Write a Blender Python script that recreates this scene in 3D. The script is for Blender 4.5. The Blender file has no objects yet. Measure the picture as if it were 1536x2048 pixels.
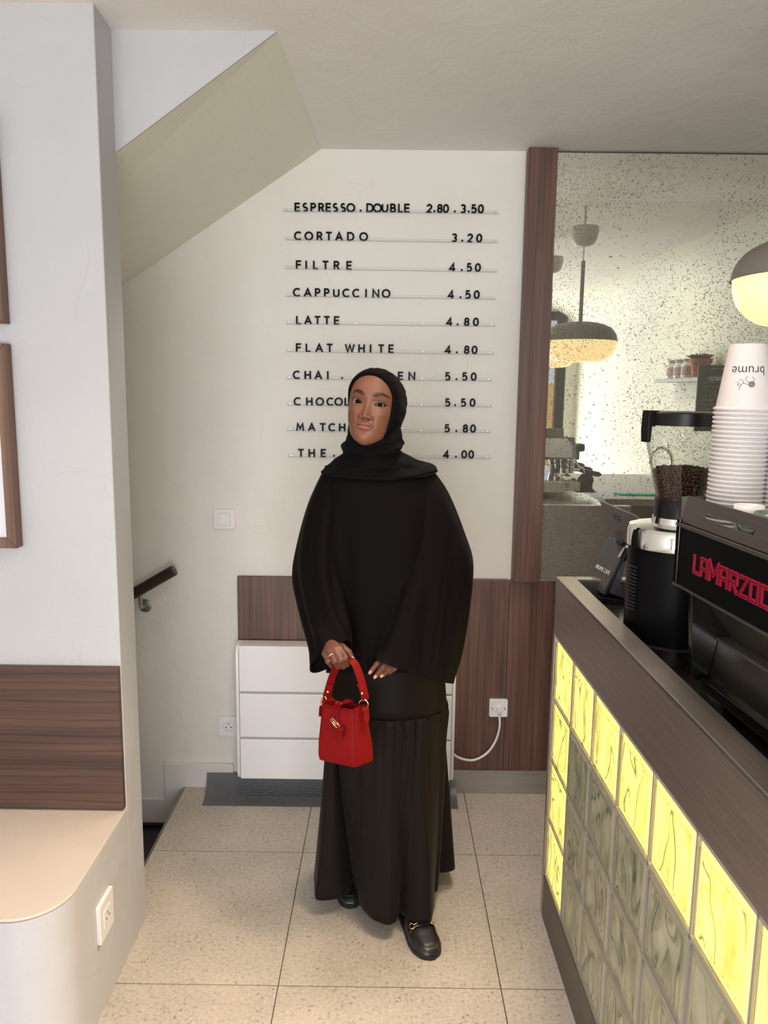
import bpy, bmesh, math, random
import numpy as np
from mathutils import Vector, Matrix
random.seed(7)
SC = bpy.context.scene
COL = SC.collection
# ---------------------------------------------------------------- camera
F = 1560.0; H = 1.58
PT, RL, YW = math.radians(8.8), math.radians(0.67), math.radians(-0.2)
FW = np.array([math.sin(YW)*math.cos(PT), math.cos(YW)*math.cos(PT), -math.sin(PT)])
_r0 = np.array([math.cos(YW), -math.sin(YW), 0.0]); _u0 = np.cross(_r0, FW)
RT = _r0*math.cos(RL)+_u0*math.sin(RL); UP = -_r0*math.sin(RL)+_u0*math.cos(RL)
cam = bpy.data.objects.new('camera', bpy.data.cameras.new('camera')); COL.objects.link(cam)
cam.matrix_world = Matrix(((RT[0], UP[0], -FW[0], 0), (RT[1], UP[1], -FW[1], 0), (RT[2], UP[2], -FW[2], H), (0, 0, 0, 1)))
cam.data.sensor_fit = 'VERTICAL'; cam.data.sensor_height = 24.0; cam.data.lens = F/2048*24.0
cam.data.clip_start = 0.02
SC.camera = cam
def _ray(x, y): return FW+RT*(x-768)/F+UP*(1024-y)/F
def at(x, y, Y):                      # the point of the vertical plane y = Y that lies behind a picture point
    d = _ray(x, y); t = Y/d[1]; return np.array([0, 0, H])+d*t
def atz(x, y, z):                     # the point of the level z
    d = _ray(x, y); t = (z-H)/d[2]; return np.array([0, 0, H])+d*t
def atx(x, y, X):
    d = _ray(x, y); t = X/d[0]; return np.array([0, 0, H])+d*t
# ---------------------------------------------------------------- world, lights, exposure
SC.view_settings.view_transform = 'Standard'; SC.view_settings.look = 'None'
SC.view_settings.gamma = 1.0; SC.view_settings.use_curve_mapping = False
SC.view_settings.exposure = 0.05
cy = SC.cycles; cy.max_bounces = 8; cy.diffuse_bounces = 4; cy.glossy_bounces = 5; cy.transmission_bounces = 4; cy.transparent_max_bounces = 12
cy.use_adaptive_sampling = True; cy.adaptive_threshold = 0.02; cy.caustics_reflective = False; cy.caustics_refractive = False; cy.use_denoising = True
w = bpy.data.worlds.new('world'); SC.world = w; w.use_nodes = True
w.node_tree.nodes['Background'].inputs[0].default_value = (0.86, 0.93, 1.0, 1)
w.node_tree.nodes['Background'].inputs[1].default_value = 1.2
def area_light(name, loc, target, sx, sy, power, col):
    L = bpy.data.lights.new(name, 'AREA'); L.shape = 'RECTANGLE'; L.size = sx; L.size_y = sy; L.energy = power; L.color = col
    o = bpy.data.objects.new(name, L); COL.objects.link(o); o.location = loc
    d = Vector(target)-Vector(loc); o.rotation_euler = d.to_track_quat('-Z', 'Y').to_euler(); return o
# daylight of the street coming through the glazed front of the shop, behind the camera
area_light('daylight_front', (-0.3, -3.3, 1.42), (-0.2, 3.0, 1.25), 3.9, 2.2, 150, (0.975, 0.98, 1.04))
# low upward fill added at the same glazing to brighten the ceiling
area_light('ceiling_fill', (-0.2, -3.25, 0.35), (0.0, 0.6, 2.6), 3.6, 0.8, 172, (1.0, 0.965, 0.94))
# unseen warm spots, added to brighten the bench side, floor and walls
def spot(name, loc, target, power, col, deg, size=0.06, blend=0.6):
    L = bpy.data.lights.new(name, 'SPOT'); L.energy = power; L.color = col; L.spot_size = math.radians(deg); L.spot_blend = blend; L.shadow_soft_size = size
    o = bpy.data.objects.new(name, L); COL.objects.link(o); o.location = loc; o.rotation_euler = (Vector(target)-Vector(loc)).to_track_quat('-Z', 'Y').to_euler(); return o
spot('fill_spot_front', (0.45, 1.38, 2.44), (-0.72, 1.32, 0.0), 300, (1.0, 0.79, 0.56), 60, 0.30, 0.9)
spot('fill_spot_middle', (0.15, 1.30, 2.44), (0.0, 1.80, 0.0), 30, (1.0, 0.83, 0.68), 125, 0.15, 0.8)
spot('fill_spot_stairs', (-0.48, 2.35, 2.40), (-0.46, 2.15, 0.0), 115, (1.0, 0.84, 0.70), 78, 0.15, 1.0)
spot('fill_spot_right', (0.42, 2.35, 2.40), (0.42, 2.10, 0.0), 75, (1.0, 0.84, 0.70), 74, 0.15, 1.0)
spot('fill_spot_bar', (1.08, 0.25, 2.44), (2.1, 0.3, 1.35), 27, (1.0, 0.97, 0.76), 120, 0.12, 0.9)  # unseen fill, added to brighten the bar wall
# ---------------------------------------------------------------- materials
def new_mat(name):
    m = bpy.data.materials.new(name); m.use_nodes = True
    nt = m.node_tree; b = nt.nodes['Principled BSDF']; return m, nt, b
def N(nt, t, **k):
    n = nt.nodes.new(t)
    for a, v in k.items():
        if a in n.inputs.keys(): n.inputs[a].default_value = v
        else: setattr(n, a, v)
    return n
def simple(name, col, rough=0.5, metal=0.0, **k):
    m, nt, b = new_mat(name)
    b.inputs['Base Color'].default_value = (*col, 1); b.inputs['Roughness'].default_value = rough; b.inputs['Metallic'].default_value = metal
    for a, v in k.items(): b.inputs[a.replace('_', ' ')].default_value = v
    return m
def ramp(nt, stops):
    r = nt.nodes.new('ShaderNodeValToRGB'); e = r.color_ramp.elements
    while len(e) < len(stops): e.new(0.5)
    for i, (p, c) in enumerate(stops):
        e[i].position = p; e[i].color = (*c, 1) if len(c) == 3 else c
    return r
def plaster(name, c1, c2, rough=0.62, scr=0.5):
    m, nt, b = new_mat(name); L = nt.links.new
    tc = N(nt, 'ShaderNodeTexCoord')
    n1 = N(nt, 'ShaderNodeTexNoise', Scale=1.7, Detail=5.0, Roughness=0.6); L(tc.outputs['Object'], n1.inputs['Vector'])
    r = ramp(nt, [(0.3, c1), (0.7, c2)]); L(n1.outputs['Fac'], r.inputs[0])
    # trowel scratches: thin curved lines, here and there
    dn = N(nt, 'ShaderNodeTexNoise', Scale=2.2, Detail=1.0); L(tc.outputs['Object'], dn.inputs['Vector'])
    mx = N(nt, 'ShaderNodeMix', data_type='VECTOR'); mx.inputs['Factor'].default_value = 0.45
    L(tc.outputs['Object'], mx.inputs['A']); L(dn.outputs['Color'], mx.inputs['B'])
    vo = N(nt, 'ShaderNodeTexVoronoi', feature='DISTANCE_TO_EDGE', Scale=5.0); L(mx.outputs['Result'], vo.inputs['Vector'])
    sr = ramp(nt, [(0.0, (1, 1, 1)), (0.010, (0, 0, 0))]); L(vo.outputs['Distance'], sr.inputs[0])
    mk = N(nt, 'ShaderNodeTexNoise', Scale=4.0, Detail=2.0); L(tc.outputs['Object'], mk.inputs['Vector'])
    mr = ramp(nt, [(0.50, (0, 0, 0)), (0.62, (1, 1, 1))]); L(mk.outputs['Fac'], mr.inputs[0])
    mu = N(nt, 'ShaderNodeMath', operation='MULTIPLY'); L(sr.outputs[0], mu.inputs[0]); L(mr.outputs[0], mu.inputs[1])
    m2 = N(nt, 'ShaderNodeMath', operation='MULTIPLY'); L(mu.outputs[0], m2.inputs[0]); m2.inputs[1].default_value = 0.16*scr
    cm = N(nt, 'ShaderNodeMix', data_type='RGBA'); L(m2.outputs[0], cm.inputs['Factor']); L(r.outputs[0], cm.inputs['A']); cm.inputs['B'].default_value = (c1[0]*.45, c1[1]*.42, c1[2]*.38, 1)
    L(cm.outputs['Result'], b.inputs['Base Color'])
    n2 = N(nt, 'ShaderNodeTexNoise', Scale=9.0, Detail=6.0, Roughness=0.55); L(tc.outputs['Object'], n2.inputs['Vector'])
    ad = N(nt, 'ShaderNodeMath', operation='MULTIPLY_ADD'); L(mu.outputs[0], ad.inputs[0]); ad.inputs[1].default_value = 0.25*scr; L(n2.outputs['Fac'], ad.inputs[2])
    bp = N(nt, 'ShaderNodeBump', Strength=0.22, Distance=0.02); L(ad.outputs[0], bp.inputs['Height']); L(bp.outputs[0], b.inputs['Normal'])
    b.inputs['Roughness'].default_value = rough
    return m
def wood(name, c1, c2, c3, axis='Z', scale=1.0, rough=0.42):
    m, nt, b = new_mat(name); L = nt.links.new
    tc = N(nt, 'ShaderNodeTexCoord'); mp = N(nt, 'ShaderNodeMapping')
    s = [38*scale, 38*scale, 38*scale]; s['XYZ'.index(axis)] = 1.3*scale; mp.inputs['Scale'].default_value = s
    L(tc.outputs['Object'], mp.inputs['Vector'])
    n = N(nt, 'ShaderNodeTexNoise', Scale=1.0, Detail=8.0, Roughness=0.65, Distortion=0.6); L(mp.outputs[0], n.inputs['Vector'])
    r = ramp(nt, [(0.28, c1), (0.5, c2), (0.72, c3)]); L(n.outputs['Fac'], r.inputs[0])
    mp2 = N(nt, 'ShaderNodeMapping'); s2 = [9*scale, 9*scale, 9*scale]; s2['XYZ'.index(axis)] = 0.9*scale; mp2.inputs['Scale'].default_value = s2
    L(tc.outputs['Object'], mp2.inputs['Vector'])
    n2 = N(nt, 'ShaderNodeTexNoise', Scale=1.0, Detail=3.0, Distortion=1.2); L(mp2.outputs[0], n2.inputs['Vector'])
    r2 = ramp(nt, [(0.3, (0.72, 0.70, 0.70)), (0.66, (1.25, 1.22, 1.2))]); L(n2.outputs['Fac'], r2.inputs[0])
    # cathedral growth lines
    wv = N(nt, 'ShaderNodeTexWave', Scale=1.6, Distortion=7.0, Detail=2.0); wv.inputs['Detail Scale'].default_value = 0.7
    wv.bands_direction = 'Z' if axis == 'X' else 'X'; L(mp2.outputs[0], wv.inputs['Vector'])
    r3 = ramp(nt, [(0.0, (0.62, 0.58, 0.58)), (0.16, (1, 1, 1))]); L(wv.outputs['Fac'], r3.inputs[0])
    a = N(nt, 'ShaderNodeMix', data_type='RGBA', blend_type='MULTIPLY'); a.inputs['Factor'].default_value = 1; L(r.outputs[0], a.inputs['A']); L(r2.outputs[0], a.inputs['B'])
    c = N(nt, 'ShaderNodeMix', data_type='RGBA', blend_type='MULTIPLY'); c.inputs['Factor'].default_value = 0.8; L(a.outputs['Result'], c.inputs['A']); L(r3.outputs[0], c.inputs['B'])
    L(c.outputs['Result'], b.inputs['Base Color'])
    bp = N(nt, 'ShaderNodeBump', Strength=0.12, Distance=0.003); L(n.outputs['Fac'], bp.inputs['Height']); L(bp.outputs[0], b.inputs['Normal'])
    b.inputs['Roughness'].default_value = rough
    return m
def brushed(name, col, rough=0.35, axis='Y', metal=1.0, amt=0.12):
    m, nt, b = new_mat(name); L = nt.links.new
    tc = N(nt, 'ShaderNodeTexCoord'); mp = N(nt, 'ShaderNodeMapping'); s = [220, 220, 220]; s['XYZ'.index(axis)] = 3; mp.inputs['Scale'].default_value = s
    L(tc.outputs['Object'], mp.inputs['Vector'])
    n = N(nt, 'ShaderNodeTexNoise', Scale=1.0, Detail=3.0); L(mp.outputs[0], n.inputs['Vector'])
    r = ramp(nt, [(0.3, tuple(c*(1-amt) for c in col)), (0.7, tuple(min(1, c*(1+amt)) for c in col))]); L(n.outputs['Fac'], r.inputs[0]); L(r.outputs[0], b.inputs['Base Color'])
    n2 = N(nt, 'ShaderNodeTexNoise', Scale=3.5, Detail=3.0); L(tc.outputs['Object'], n2.inputs['Vector'])
    rr = N(nt, 'ShaderNodeMapRange'); rr.inputs['To Min'].default_value = rough-0.05; rr.inputs['To Max'].default_value = rough+0.08; L(n2.outputs['Fac'], rr.inputs[0]); L(rr.outputs[0], b.inputs['Roughness'])
    b.inputs['Metallic'].default_value = metal
    return m
def stone(name, c1, c2, spot, rough=0.5):
    m, nt, b = new_mat(name); L = nt.links.new
    tc = N(nt, 'ShaderNodeTexCoord')
    n1 = N(nt, 'ShaderNodeTexNoise', Scale=3.0, Detail=6.0, Roughness=0.65); L(tc.outputs['Object'], n1.inputs['Vector'])
    r = ramp(nt, [(0.3, c1), (0.7, c2)]); L(n1.outputs['Fac'], r.inputs[0])
    f = N(nt, 'ShaderNodeTexNoise', Scale=95.0, Detail=4.0, Roughness=0.7); L(tc.outputs['Object'], f.inputs['Vector'])
    fr = ramp(nt, [(0.30, (0, 0, 0)), (0.36, (0.25,)*3), (0.5, (0.42,)*3), (0.66, (0.5,)*3), (0.74, (1, 1, 1))]); L(f.outputs['Fac'], fr.inputs[0])
    ov = N(nt, 'ShaderNodeMix', data_type='RGBA', blend_type='OVERLAY'); ov.inputs['Factor'].default_value = 0.62; L(r.outputs[0], ov.inputs['A']); L(fr.outputs[0], ov.inputs['B'])
    v = N(nt, 'ShaderNodeTexVoronoi', Scale=55.0); L(tc.outputs['Object'], v.inputs['Vector'])
    vr = ramp(nt, [(0.14, (1, 1, 1)), (0.26, (0, 0, 0))]); L(v.outputs['Distance'], vr.inputs[0])
    k = N(nt, 'ShaderNodeTexNoise', Scale=11.0, Detail=2.0); L(tc.outputs['Object'], k.inputs['Vector'])
    kr = ramp(nt, [(0.46, (0, 0, 0)), (0.66, (0.75,)*3)]); L(k.outputs['Fac'], kr.inputs[0])
    mu = N(nt, 'ShaderNodeMath', operation='MULTIPLY'); L(vr.outputs[0], mu.inputs[0]); L(kr.outputs[0], mu.inputs[1])
    sp = N(nt, 'ShaderNodeMix', data_type='RGBA'); L(mu.outputs[0], sp.inputs['Factor']); L(ov.outputs['Result'], sp.inputs['A']); sp.inputs['B'].default_value = (*spot, 1)
    L(sp.outputs['Result'], b.inputs['Base Color'])
    bp = N(nt, 'ShaderNodeBump', Strength=0.15, Distance=0.003); L(f.outputs['Fac'], bp.inputs['Height']); L(bp.outputs[0], b.inputs['Normal'])
    b.inputs['Roughness'].default_value = rough
    return m
def cloth(name, col, rough=0.85, sheen=0.3, scale=900.0):
    m, nt, b = new_mat(name); L = nt.links.new
    tc = N(nt, 'ShaderNodeTexCoord'); n = N(nt, 'ShaderNodeTexNoise', Scale=scale, Detail=2.0); L(tc.outputs['Object'], n.inputs['Vector'])
    r = ramp(nt, [(0.3, tuple(c*.75 for c in col)), (0.7, tuple(c*1.25 for c in col))]); L(n.outputs['Fac'], r.inputs[0]); L(r.outputs[0], b.inputs['Base Color'])
    n2 = N(nt, 'ShaderNodeTexNoise', Scale=26.0, Detail=4.0, Roughness=0.6); L(tc.outputs['Object'], n2.inputs['Vector'])
    bp = N(nt, 'ShaderNodeBump', Strength=0.35, Distance=0.004); L(n2.outputs['Fac'], bp.inputs['Height']); L(bp.outputs[0], b.inputs['Normal'])
    b.inputs['Roughness'].default_value = rough; b.inputs['Sheen Weight'].default_value = sheen; b.inputs['Sheen Roughness'].default_value = 0.5
    b.inputs['Specular IOR Level'].default_value = 0.07
    return m
def glow(name, col, strength, base=(0.8, 0.8, 0.7)):
    m, nt, b = new_mat(name); b.inputs['Base Color'].default_value = (*base, 1); b.inputs['Emission Color'].default_value = (*col, 1); b.inputs['Emission Strength'].default_value = strength
    b.inputs['Roughness'].default_value = 0.35; return m
def schlick(nt, f0, nrm=None):
    lw = N(nt, 'ShaderNodeLayerWeight', Blend=0.5); pw = N(nt, 'ShaderNodeMath', operation='POWER'); pw.inputs[1].default_value = 4.0
    nt.links.new(lw.outputs['Facing'], pw.inputs[0]); ma = N(nt, 'ShaderNodeMath', operation='MULTIPLY_ADD'); ma.inputs[1].default_value = 0.8; ma.inputs[2].default_value = f0
    nt.links.new(pw.outputs[0], ma.inputs[0])
    if nrm is not None: nt.links.new(nrm, lw.inputs['Normal'])
    return ma
def clear_glass(name, tint=(0.97, 0.98, 0.98), rough=0.02, edge=(0.55, 0.6, 0.55), fres=1.45, wav=0.0):
    m = bpy.data.materials.new(name); m.use_nodes = True; nt = m.node_tree; nt.nodes.clear(); L = nt.links.new
    o = N(nt, 'ShaderNodeOutputMaterial'); tr = N(nt, 'ShaderNodeBsdfTransparent'); gl = N(nt, 'ShaderNodeBsdfGlossy'); gl.inputs['Roughness'].default_value = rough
    fr = schlick(nt, 0.035); lw = N(nt, 'ShaderNodeLayerWeight', Blend=0.35)
    r = ramp(nt, [(0.0, tint), (0.55, tint), (1.0, edge)]); L(lw.outputs['Facing'], r.inputs[0]); L(r.outputs[0], tr.inputs[0])
    mx = N(nt, 'ShaderNodeMixShader'); L(fr.outputs[0], mx.inputs[0]); L(tr.outputs[0], mx.inputs[1]); L(gl.outputs[0], mx.inputs[2]); L(mx.outputs[0], o.inputs[0])
    if False:
        tc = N(nt, 'ShaderNodeTexCoord'); n = N(nt, 'ShaderNodeTexNoise', Scale=14.0, Detail=2.0, Distortion=1.5); L(tc.outputs['Object'], n.inputs['Vector'])
        bp = N(nt, 'ShaderNodeBump', Strength=wav, Distance=0.02); L(n.outputs['Fac'], bp.inputs['Height'])
        for q in (fr, lw, gl): L(bp.outputs[0], q.inputs['Normal'])
    return m
M = {}
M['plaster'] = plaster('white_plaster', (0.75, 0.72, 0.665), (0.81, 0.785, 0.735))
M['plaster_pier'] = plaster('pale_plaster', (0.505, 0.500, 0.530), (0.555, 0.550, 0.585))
M['plaster_ceiling'] = plaster('ceiling_plaster', (0.77, 0.73, 0.69), (0.83, 0.79, 0.75), scr=0.35)
M['plaster_soffit'] = plaster('soffit_plaster', (0.76, 0.735, 0.62), (0.81, 0.785, 0.67), scr=0.6)
M['plaster_bench'] = plaster('bench_plaster', (0.56, 0.49, 0.44), (0.64, 0.57, 0.52), rough=0.5)
M['plaster_bar'] = plaster('bar_wall_plaster', (0.72, 0.72, 0.60), (0.78, 0.78, 0.67))
M['tile'] = stone('stone_tile', (0.47, 0.425, 0.37), (0.60, 0.545, 0.48), (0.19, 0.14, 0.10))
M['grout'] = simple('grout', (0.17, 0.14, 0.11), 0.9)
M['walnut_v'] = wood('walnut_vertical', (0.066, 0.031, 0.022), (0.120, 0.058, 0.041), (0.18, 0.092, 0.066), 'Z')
M['walnut_h'] = wood('walnut_horizontal', (0.040, 0.019, 0.015), (0.078, 0.039, 0.030), (0.125, 0.064, 0.049), 'X', 0.9)
M['walnut_frame'] = wood('frame_walnut', (0.09, 0.045, 0.028), (0.15, 0.078, 0.050), (0.21, 0.115, 0.075), 'Z', 1.0)
M['dark_wood'] = wood('dark_handrail_wood', (0.010, 0.005, 0.004), (0.028, 0.013, 0.010), (0.06, 0.03, 0.022), 'X', 1.2, 0.3)
M['steel'] = brushed('brushed_steel', (0.46, 0.43, 0.405), 0.34)
M['steel_fascia'] = brushed('brushed_steel_fascia', (0.36, 0.30, 0.275), 0.42, 'Y', 0.85)
M['steel_dark'] = brushed('dark_steel', (0.16, 0.145, 0.13), 0.42, 'Y', 0.8)
M['steel_plinth'] = brushed('plinth_steel', (0.36, 0.33, 0.29), 0.45, 'X', 0.7)
M['chrome'] = simple('chrome', (0.85, 0.85, 0.85), 0.06, 1.0)
M['satin_metal'] = simple('satin_metal', (0.45, 0.44, 0.42), 0.3, 1.0)
M['white_plastic'] = simple('white_plastic', (0.82, 0.80, 0.80), 0.3)
M['white_paint'] = simple('radiator_white', (0.90, 0.87, 0.88), 0.28)
M['white_trim'] = simple('skirting_white', (0.74, 0.70, 0.68), 0.45)
M['groove'] = simple('radiator_groove_grey', (0.42, 0.41, 0.41), 0.5)
M['gap'] = simple('dark_gap', (0.03, 0.03, 0.03), 0.7)
M['black_letter'] = simple('black_acrylic', (0.003, 0.003, 0.004), 0.4, Specular_IOR_Level=0.08)
M['black_plastic'] = simple('black_plastic', (0.006, 0.006, 0.007), 0.32, Specular_IOR_Level=0.3)
M['black_matte'] = simple('black_powder_coat', (0.003, 0.003, 0.004), 0.42, Specular_IOR_Level=0.10)
M['black_gloss'] = simple('black_gloss', (0.006, 0.006, 0.006), 0.12)
M['grey_plastic'] = simple('grey_plastic', (0.038, 0.036, 0.038), 0.4)
M['grey_blue_plastic'] = simple('blue_grey_plastic', (0.05, 0.052, 0.07), 0.4)
M['stair_black'] = simple('black_stair_tile', (0.012, 0.010, 0.010), 0.3)
M['red_neon'] = simple('red_logo', (0.42, 0.010, 0.045), 0.35)
M['clear'] = clear_glass('clear_rail', (0.98, 0.98, 0.98), 0.5, (0.9, 0.9, 0.9))
M['hopper_glass'] = clear_glass('hopper_plastic', (0.95, 0.955, 0.94), 0.03, (0.30, 0.28, 0.25))
M['pane'] = clear_glass('window_glass', (0.93, 0.95, 0.95))
M['paper_cup'] = simple('white_paper_cup', (0.66, 0.615, 0.615), 0.55)
M['paper_inner'] = simple('cup_print_grey', (0.07, 0.065, 0.08), 0.7)
M['bean'] = simple('roasted_bean', (0.060, 0.022, 0.011), 0.38)
M['bean_crease'] = simple('bean_crease', (0.012, 0.004, 0.002), 0.6)
M['lamp_shade'] = simple('taupe_lamp_metal', (0.20, 0.175, 0.16), 0.4)
M['lamp_canopy'] = simple('pale_canopy', (0.6, 0.58, 0.52), 0.5)
M['opal'] = glow('opal_glass_lit', (1.0, 0.72, 0.33), 1.15, (0.5, 0.45, 0.35))
M['led'] = glow('led_diffuser', (1.0, 0.76, 0.15), 2.7, (0.5, 0.5, 0.35))
M['backing'] = simple('cream_backing', (0.86, 0.83, 0.72), 0.6)
M['mortar'] = simple('pale_joint', (0.42, 0.38, 0.38), 0.7)
M['terracotta'] = simple('terracotta', (0.42, 0.13, 0.07), 0.75)
M['leaf'] = simple('dark_leaf', (0.035, 0.05, 0.03), 0.6)
M['soil'] = simple('soil', (0.03, 0.02, 0.015), 0.9)
M['slate'] = simple('chalkboard', (0.022, 0.028, 0.027), 0.6)
M['chalk'] = simple('chalk', (0.55, 0.55, 0.52), 0.9)
M['mint'] = cloth('mint_cloth', (0.10, 0.55, 0.42), 0.9, 0.1, 300)
M['stripe_cloth'] = cloth('grey_towel', (0.55, 0.52, 0.46), 0.9, 0.1, 300)
M['counter_grey'] = stone('grey_worktop', (0.36, 0.35, 0.37), (0.44, 0.43, 0.44), (0.2, 0.2, 0.2))
M['green_glaze'] = simple('green_glaze', (0.13, 0.19, 0.16), 0.25)
M['brown_panel'] = simple('brown_cabinet', (0.10, 0.045, 0.03), 0.5)
M['gold'] = simple('pale_gold', (0.95, 0.74, 0.42), 0.16, 1.0)
M['silver'] = simple('silver', (0.92, 0.90, 0.86), 0.14, 1.0)
M['cloth_tunic'] = cloth('black_tunic_cloth', (0.0042, 0.0026, 0.0028), 0.7, 0.015)
M['cloth_hijab'] = cloth('black_hijab_cloth', (0.0042, 0.0038, 0.0042), 0.85, 0.01)
M['cloth_skirt'] = cloth('black_skirt_cloth', (0.0110, 0.0078, 0.0066), 0.5, 0.02)
M['shoe_leather'] = simple('black_leather', (0.014, 0.012, 0.012), 0.34)
M['shoe_sole'] = simple('black_sole', (0.008, 0.008, 0.008), 0.6)
M['nail'] = simple('pale_nail', (0.62, 0.33, 0.26), 0.25)
M['print_white'] = simple('art_paper', (0.80, 0.80, 0.86), 0.5)
M['art_ink'] = simple('art_grey', (0.5, 0.5, 0.56), 0.6)
def red_leather():
    m, nt, b = new_mat('red_leather'); L = nt.links.new
    tc = N(nt, 'ShaderNodeTexCoord'); v = N(nt, 'ShaderNodeTexVoronoi', Scale=650.0); L(tc.outputs['Object'], v.inputs['Vector'])
    bp = N(nt, 'ShaderNodeBump', Strength=0.25, Distance=0.0006); L(v.outputs['Distance'], bp.inputs['Height']); L(bp.outputs[0], b.inputs['Normal'])
    b.inputs['Base Color'].default_value = (0.185, 0.0035, 0.005, 1); b.inputs['Roughness'].default_value = 0.5; b.inputs['Specular IOR Level'].default_value = 0.10; return m
M['red_leather'] = red_leather()
M['red_edge'] = simple('dark_red_edge', (0.09, 0.004, 0.005), 0.8, Specular_IOR_Level=0.1)
def vcol(name, rough=0.42, sss=0.0, coat=0.0):
    m, nt, b = new_mat(name); a = N(nt, 'ShaderNodeVertexColor', layer_name='Col'); nt.links.new(a.outputs[0], b.inputs['Base Color'])
    b.inputs['Roughness'].default_value = rough; b.inputs['Subsurface Weight'].default_value = sss; b.inputs['Subsurface Radius'].default_value = (0.01, 0.004, 0.002)
    b.inputs['Subsurface Scale'].default_value = 0.12
    b.inputs['Coat Weight'].default_value = coat; b.inputs['Coat Roughness'].default_value = 0.03; return m
M['skin'] = vcol('skin', 0.48); M['eye'] = vcol('eye_surface', 0.3, 0, 0.0); M['eye'].node_tree.nodes['Principled BSDF'].inputs['Specular IOR Level'].default_value = 0.04
def mat_mat():
    # herringbone printed vinyl
    m, nt, b = new_mat('grey_vinyl'); b.inputs['Base Color'].default_value = (0.115, 0.118, 0.13, 1); b.inputs['Roughness'].default_value = 0.45; return m
M['vinyl'] = mat_mat(); M['vinyl_line'] = simple('vinyl_emboss', (0.16, 0.165, 0.18), 0.5)
def mirror_mat():
    m = bpy.data.materials.new('antique_mirror'); m.use_nodes = True; nt = m.node_tree; L = nt.links.new
    b = nt.nodes['Principled BSDF']; b.inputs['Metallic'].default_value = 1.0; b.inputs['Base Color'].default_value = (0.86, 0.85, 0.78, 1); b.inputs['Roughness'].default_value = 0.012
    tc = N(nt, 'ShaderNodeTexCoord')
    def spots(scale, lo, hi, mscale, mlo, mhi, seed):
        mp = N(nt, 'ShaderNodeMapping'); mp.inputs['Location'].default_value = (seed, 0, seed*1.7); L(tc.outputs['Object'], mp.inputs['Vector'])
        dn = N(nt, 'ShaderNodeTexNoise', Scale=scale*1.3, Detail=2.0); L(mp.outputs[0], dn.inputs['Vector'])
        vm = N(nt, 'ShaderNodeVectorMath', operation='SCALE'); vm.inputs['Scale'].default_value = 1.0/scale*0.9; L(dn.outputs['Color'], vm.inputs[0])
        va = N(nt, 'ShaderNodeVectorMath', operation='ADD'); L(mp.outputs[0], va.inputs[0]); L(vm.outputs[0], va.inputs[1])
        v = N(nt, 'ShaderNodeTexVoronoi', Scale=scale); L(va.outputs[0], v.inputs['Vector'])
        r = ramp(nt, [(lo, (1, 1, 1)), (hi, (0, 0, 0))]); L(v.outputs['Distance'], r.inputs[0])
        n = N(nt, 'ShaderNodeTexNoise', Scale=mscale, Detail=3.0); L(mp.outputs[0], n.inputs['Vector'])
        nr = ramp(nt, [(mlo, (0, 0, 0)), (mhi, (1, 1, 1))]); L(n.outputs['Fac'], nr.inputs[0])
        mu = N(nt, 'ShaderNodeMath', operation='MULTIPLY'); L(r.outputs[0], mu.inputs[0]); L(nr.outputs[0], mu.inputs[1])
        return mu.outputs[0]
    a = spots(50, 0.12, 0.22, 2.2, 0.38, 0.50, 1.3); c = spots(125, 0.24, 0.37, 2.6, 0.34, 0.56, 4.1); d = spots(24, 0.07, 0.12, 3.2, 0.50, 0.55, 7.7)
    m1 = N(nt, 'ShaderNodeMath', operation='MAXIMUM'); L(a, m1.inputs[0]); L(c, m1.inputs[1])
    m2 = N(nt, 'ShaderNodeMath', operation='MAXIMUM'); L(m1.outputs[0], m2.inputs[0]); L(d, m2.inputs[1])
    m3 = N(nt, 'ShaderNodeMath', operation='MULTIPLY'); L(m2.outputs[0], m3.inputs[0]); m3.inputs[1].default_value = 0.72
    # faded silvering: broad milky veil
    vn = N(nt, 'ShaderNodeTexNoise', Scale=1.3, Detail=3.0); L(tc.outputs['Object'], vn.inputs['Vector'])
    vr = ramp(nt, [(0.35, (0.10,)*3), (0.7, (0.22,)*3)]); L(vn.outputs['Fac'], vr.inputs[0])
    veil = N(nt, 'ShaderNodeBsdfDiffuse'); veil.inputs[0].default_value = (0.80, 0.77, 0.66, 1)
    spot = N(nt, 'ShaderNodeBsdfDiffuse'); spot.inputs[0].default_value = (0.17, 0.135, 0.085, 1)
    mx = N(nt, 'ShaderNodeMixShader'); L(vr.outputs[0], mx.inputs[0]); L(b.outputs[0], mx.inputs[1]); L(veil.outputs[0], mx.inputs[2])
    my = N(nt, 'ShaderNodeMixShader'); L(m3.outputs[0], my.inputs[0]); L(mx.outputs[0], my.inputs[1]); L(spot.outputs[0], my.inputs[2])
    L(my.outputs[0], nt.nodes['Material Output'].inputs[0]); return m
M['mirror'] = mirror_mat()
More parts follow.
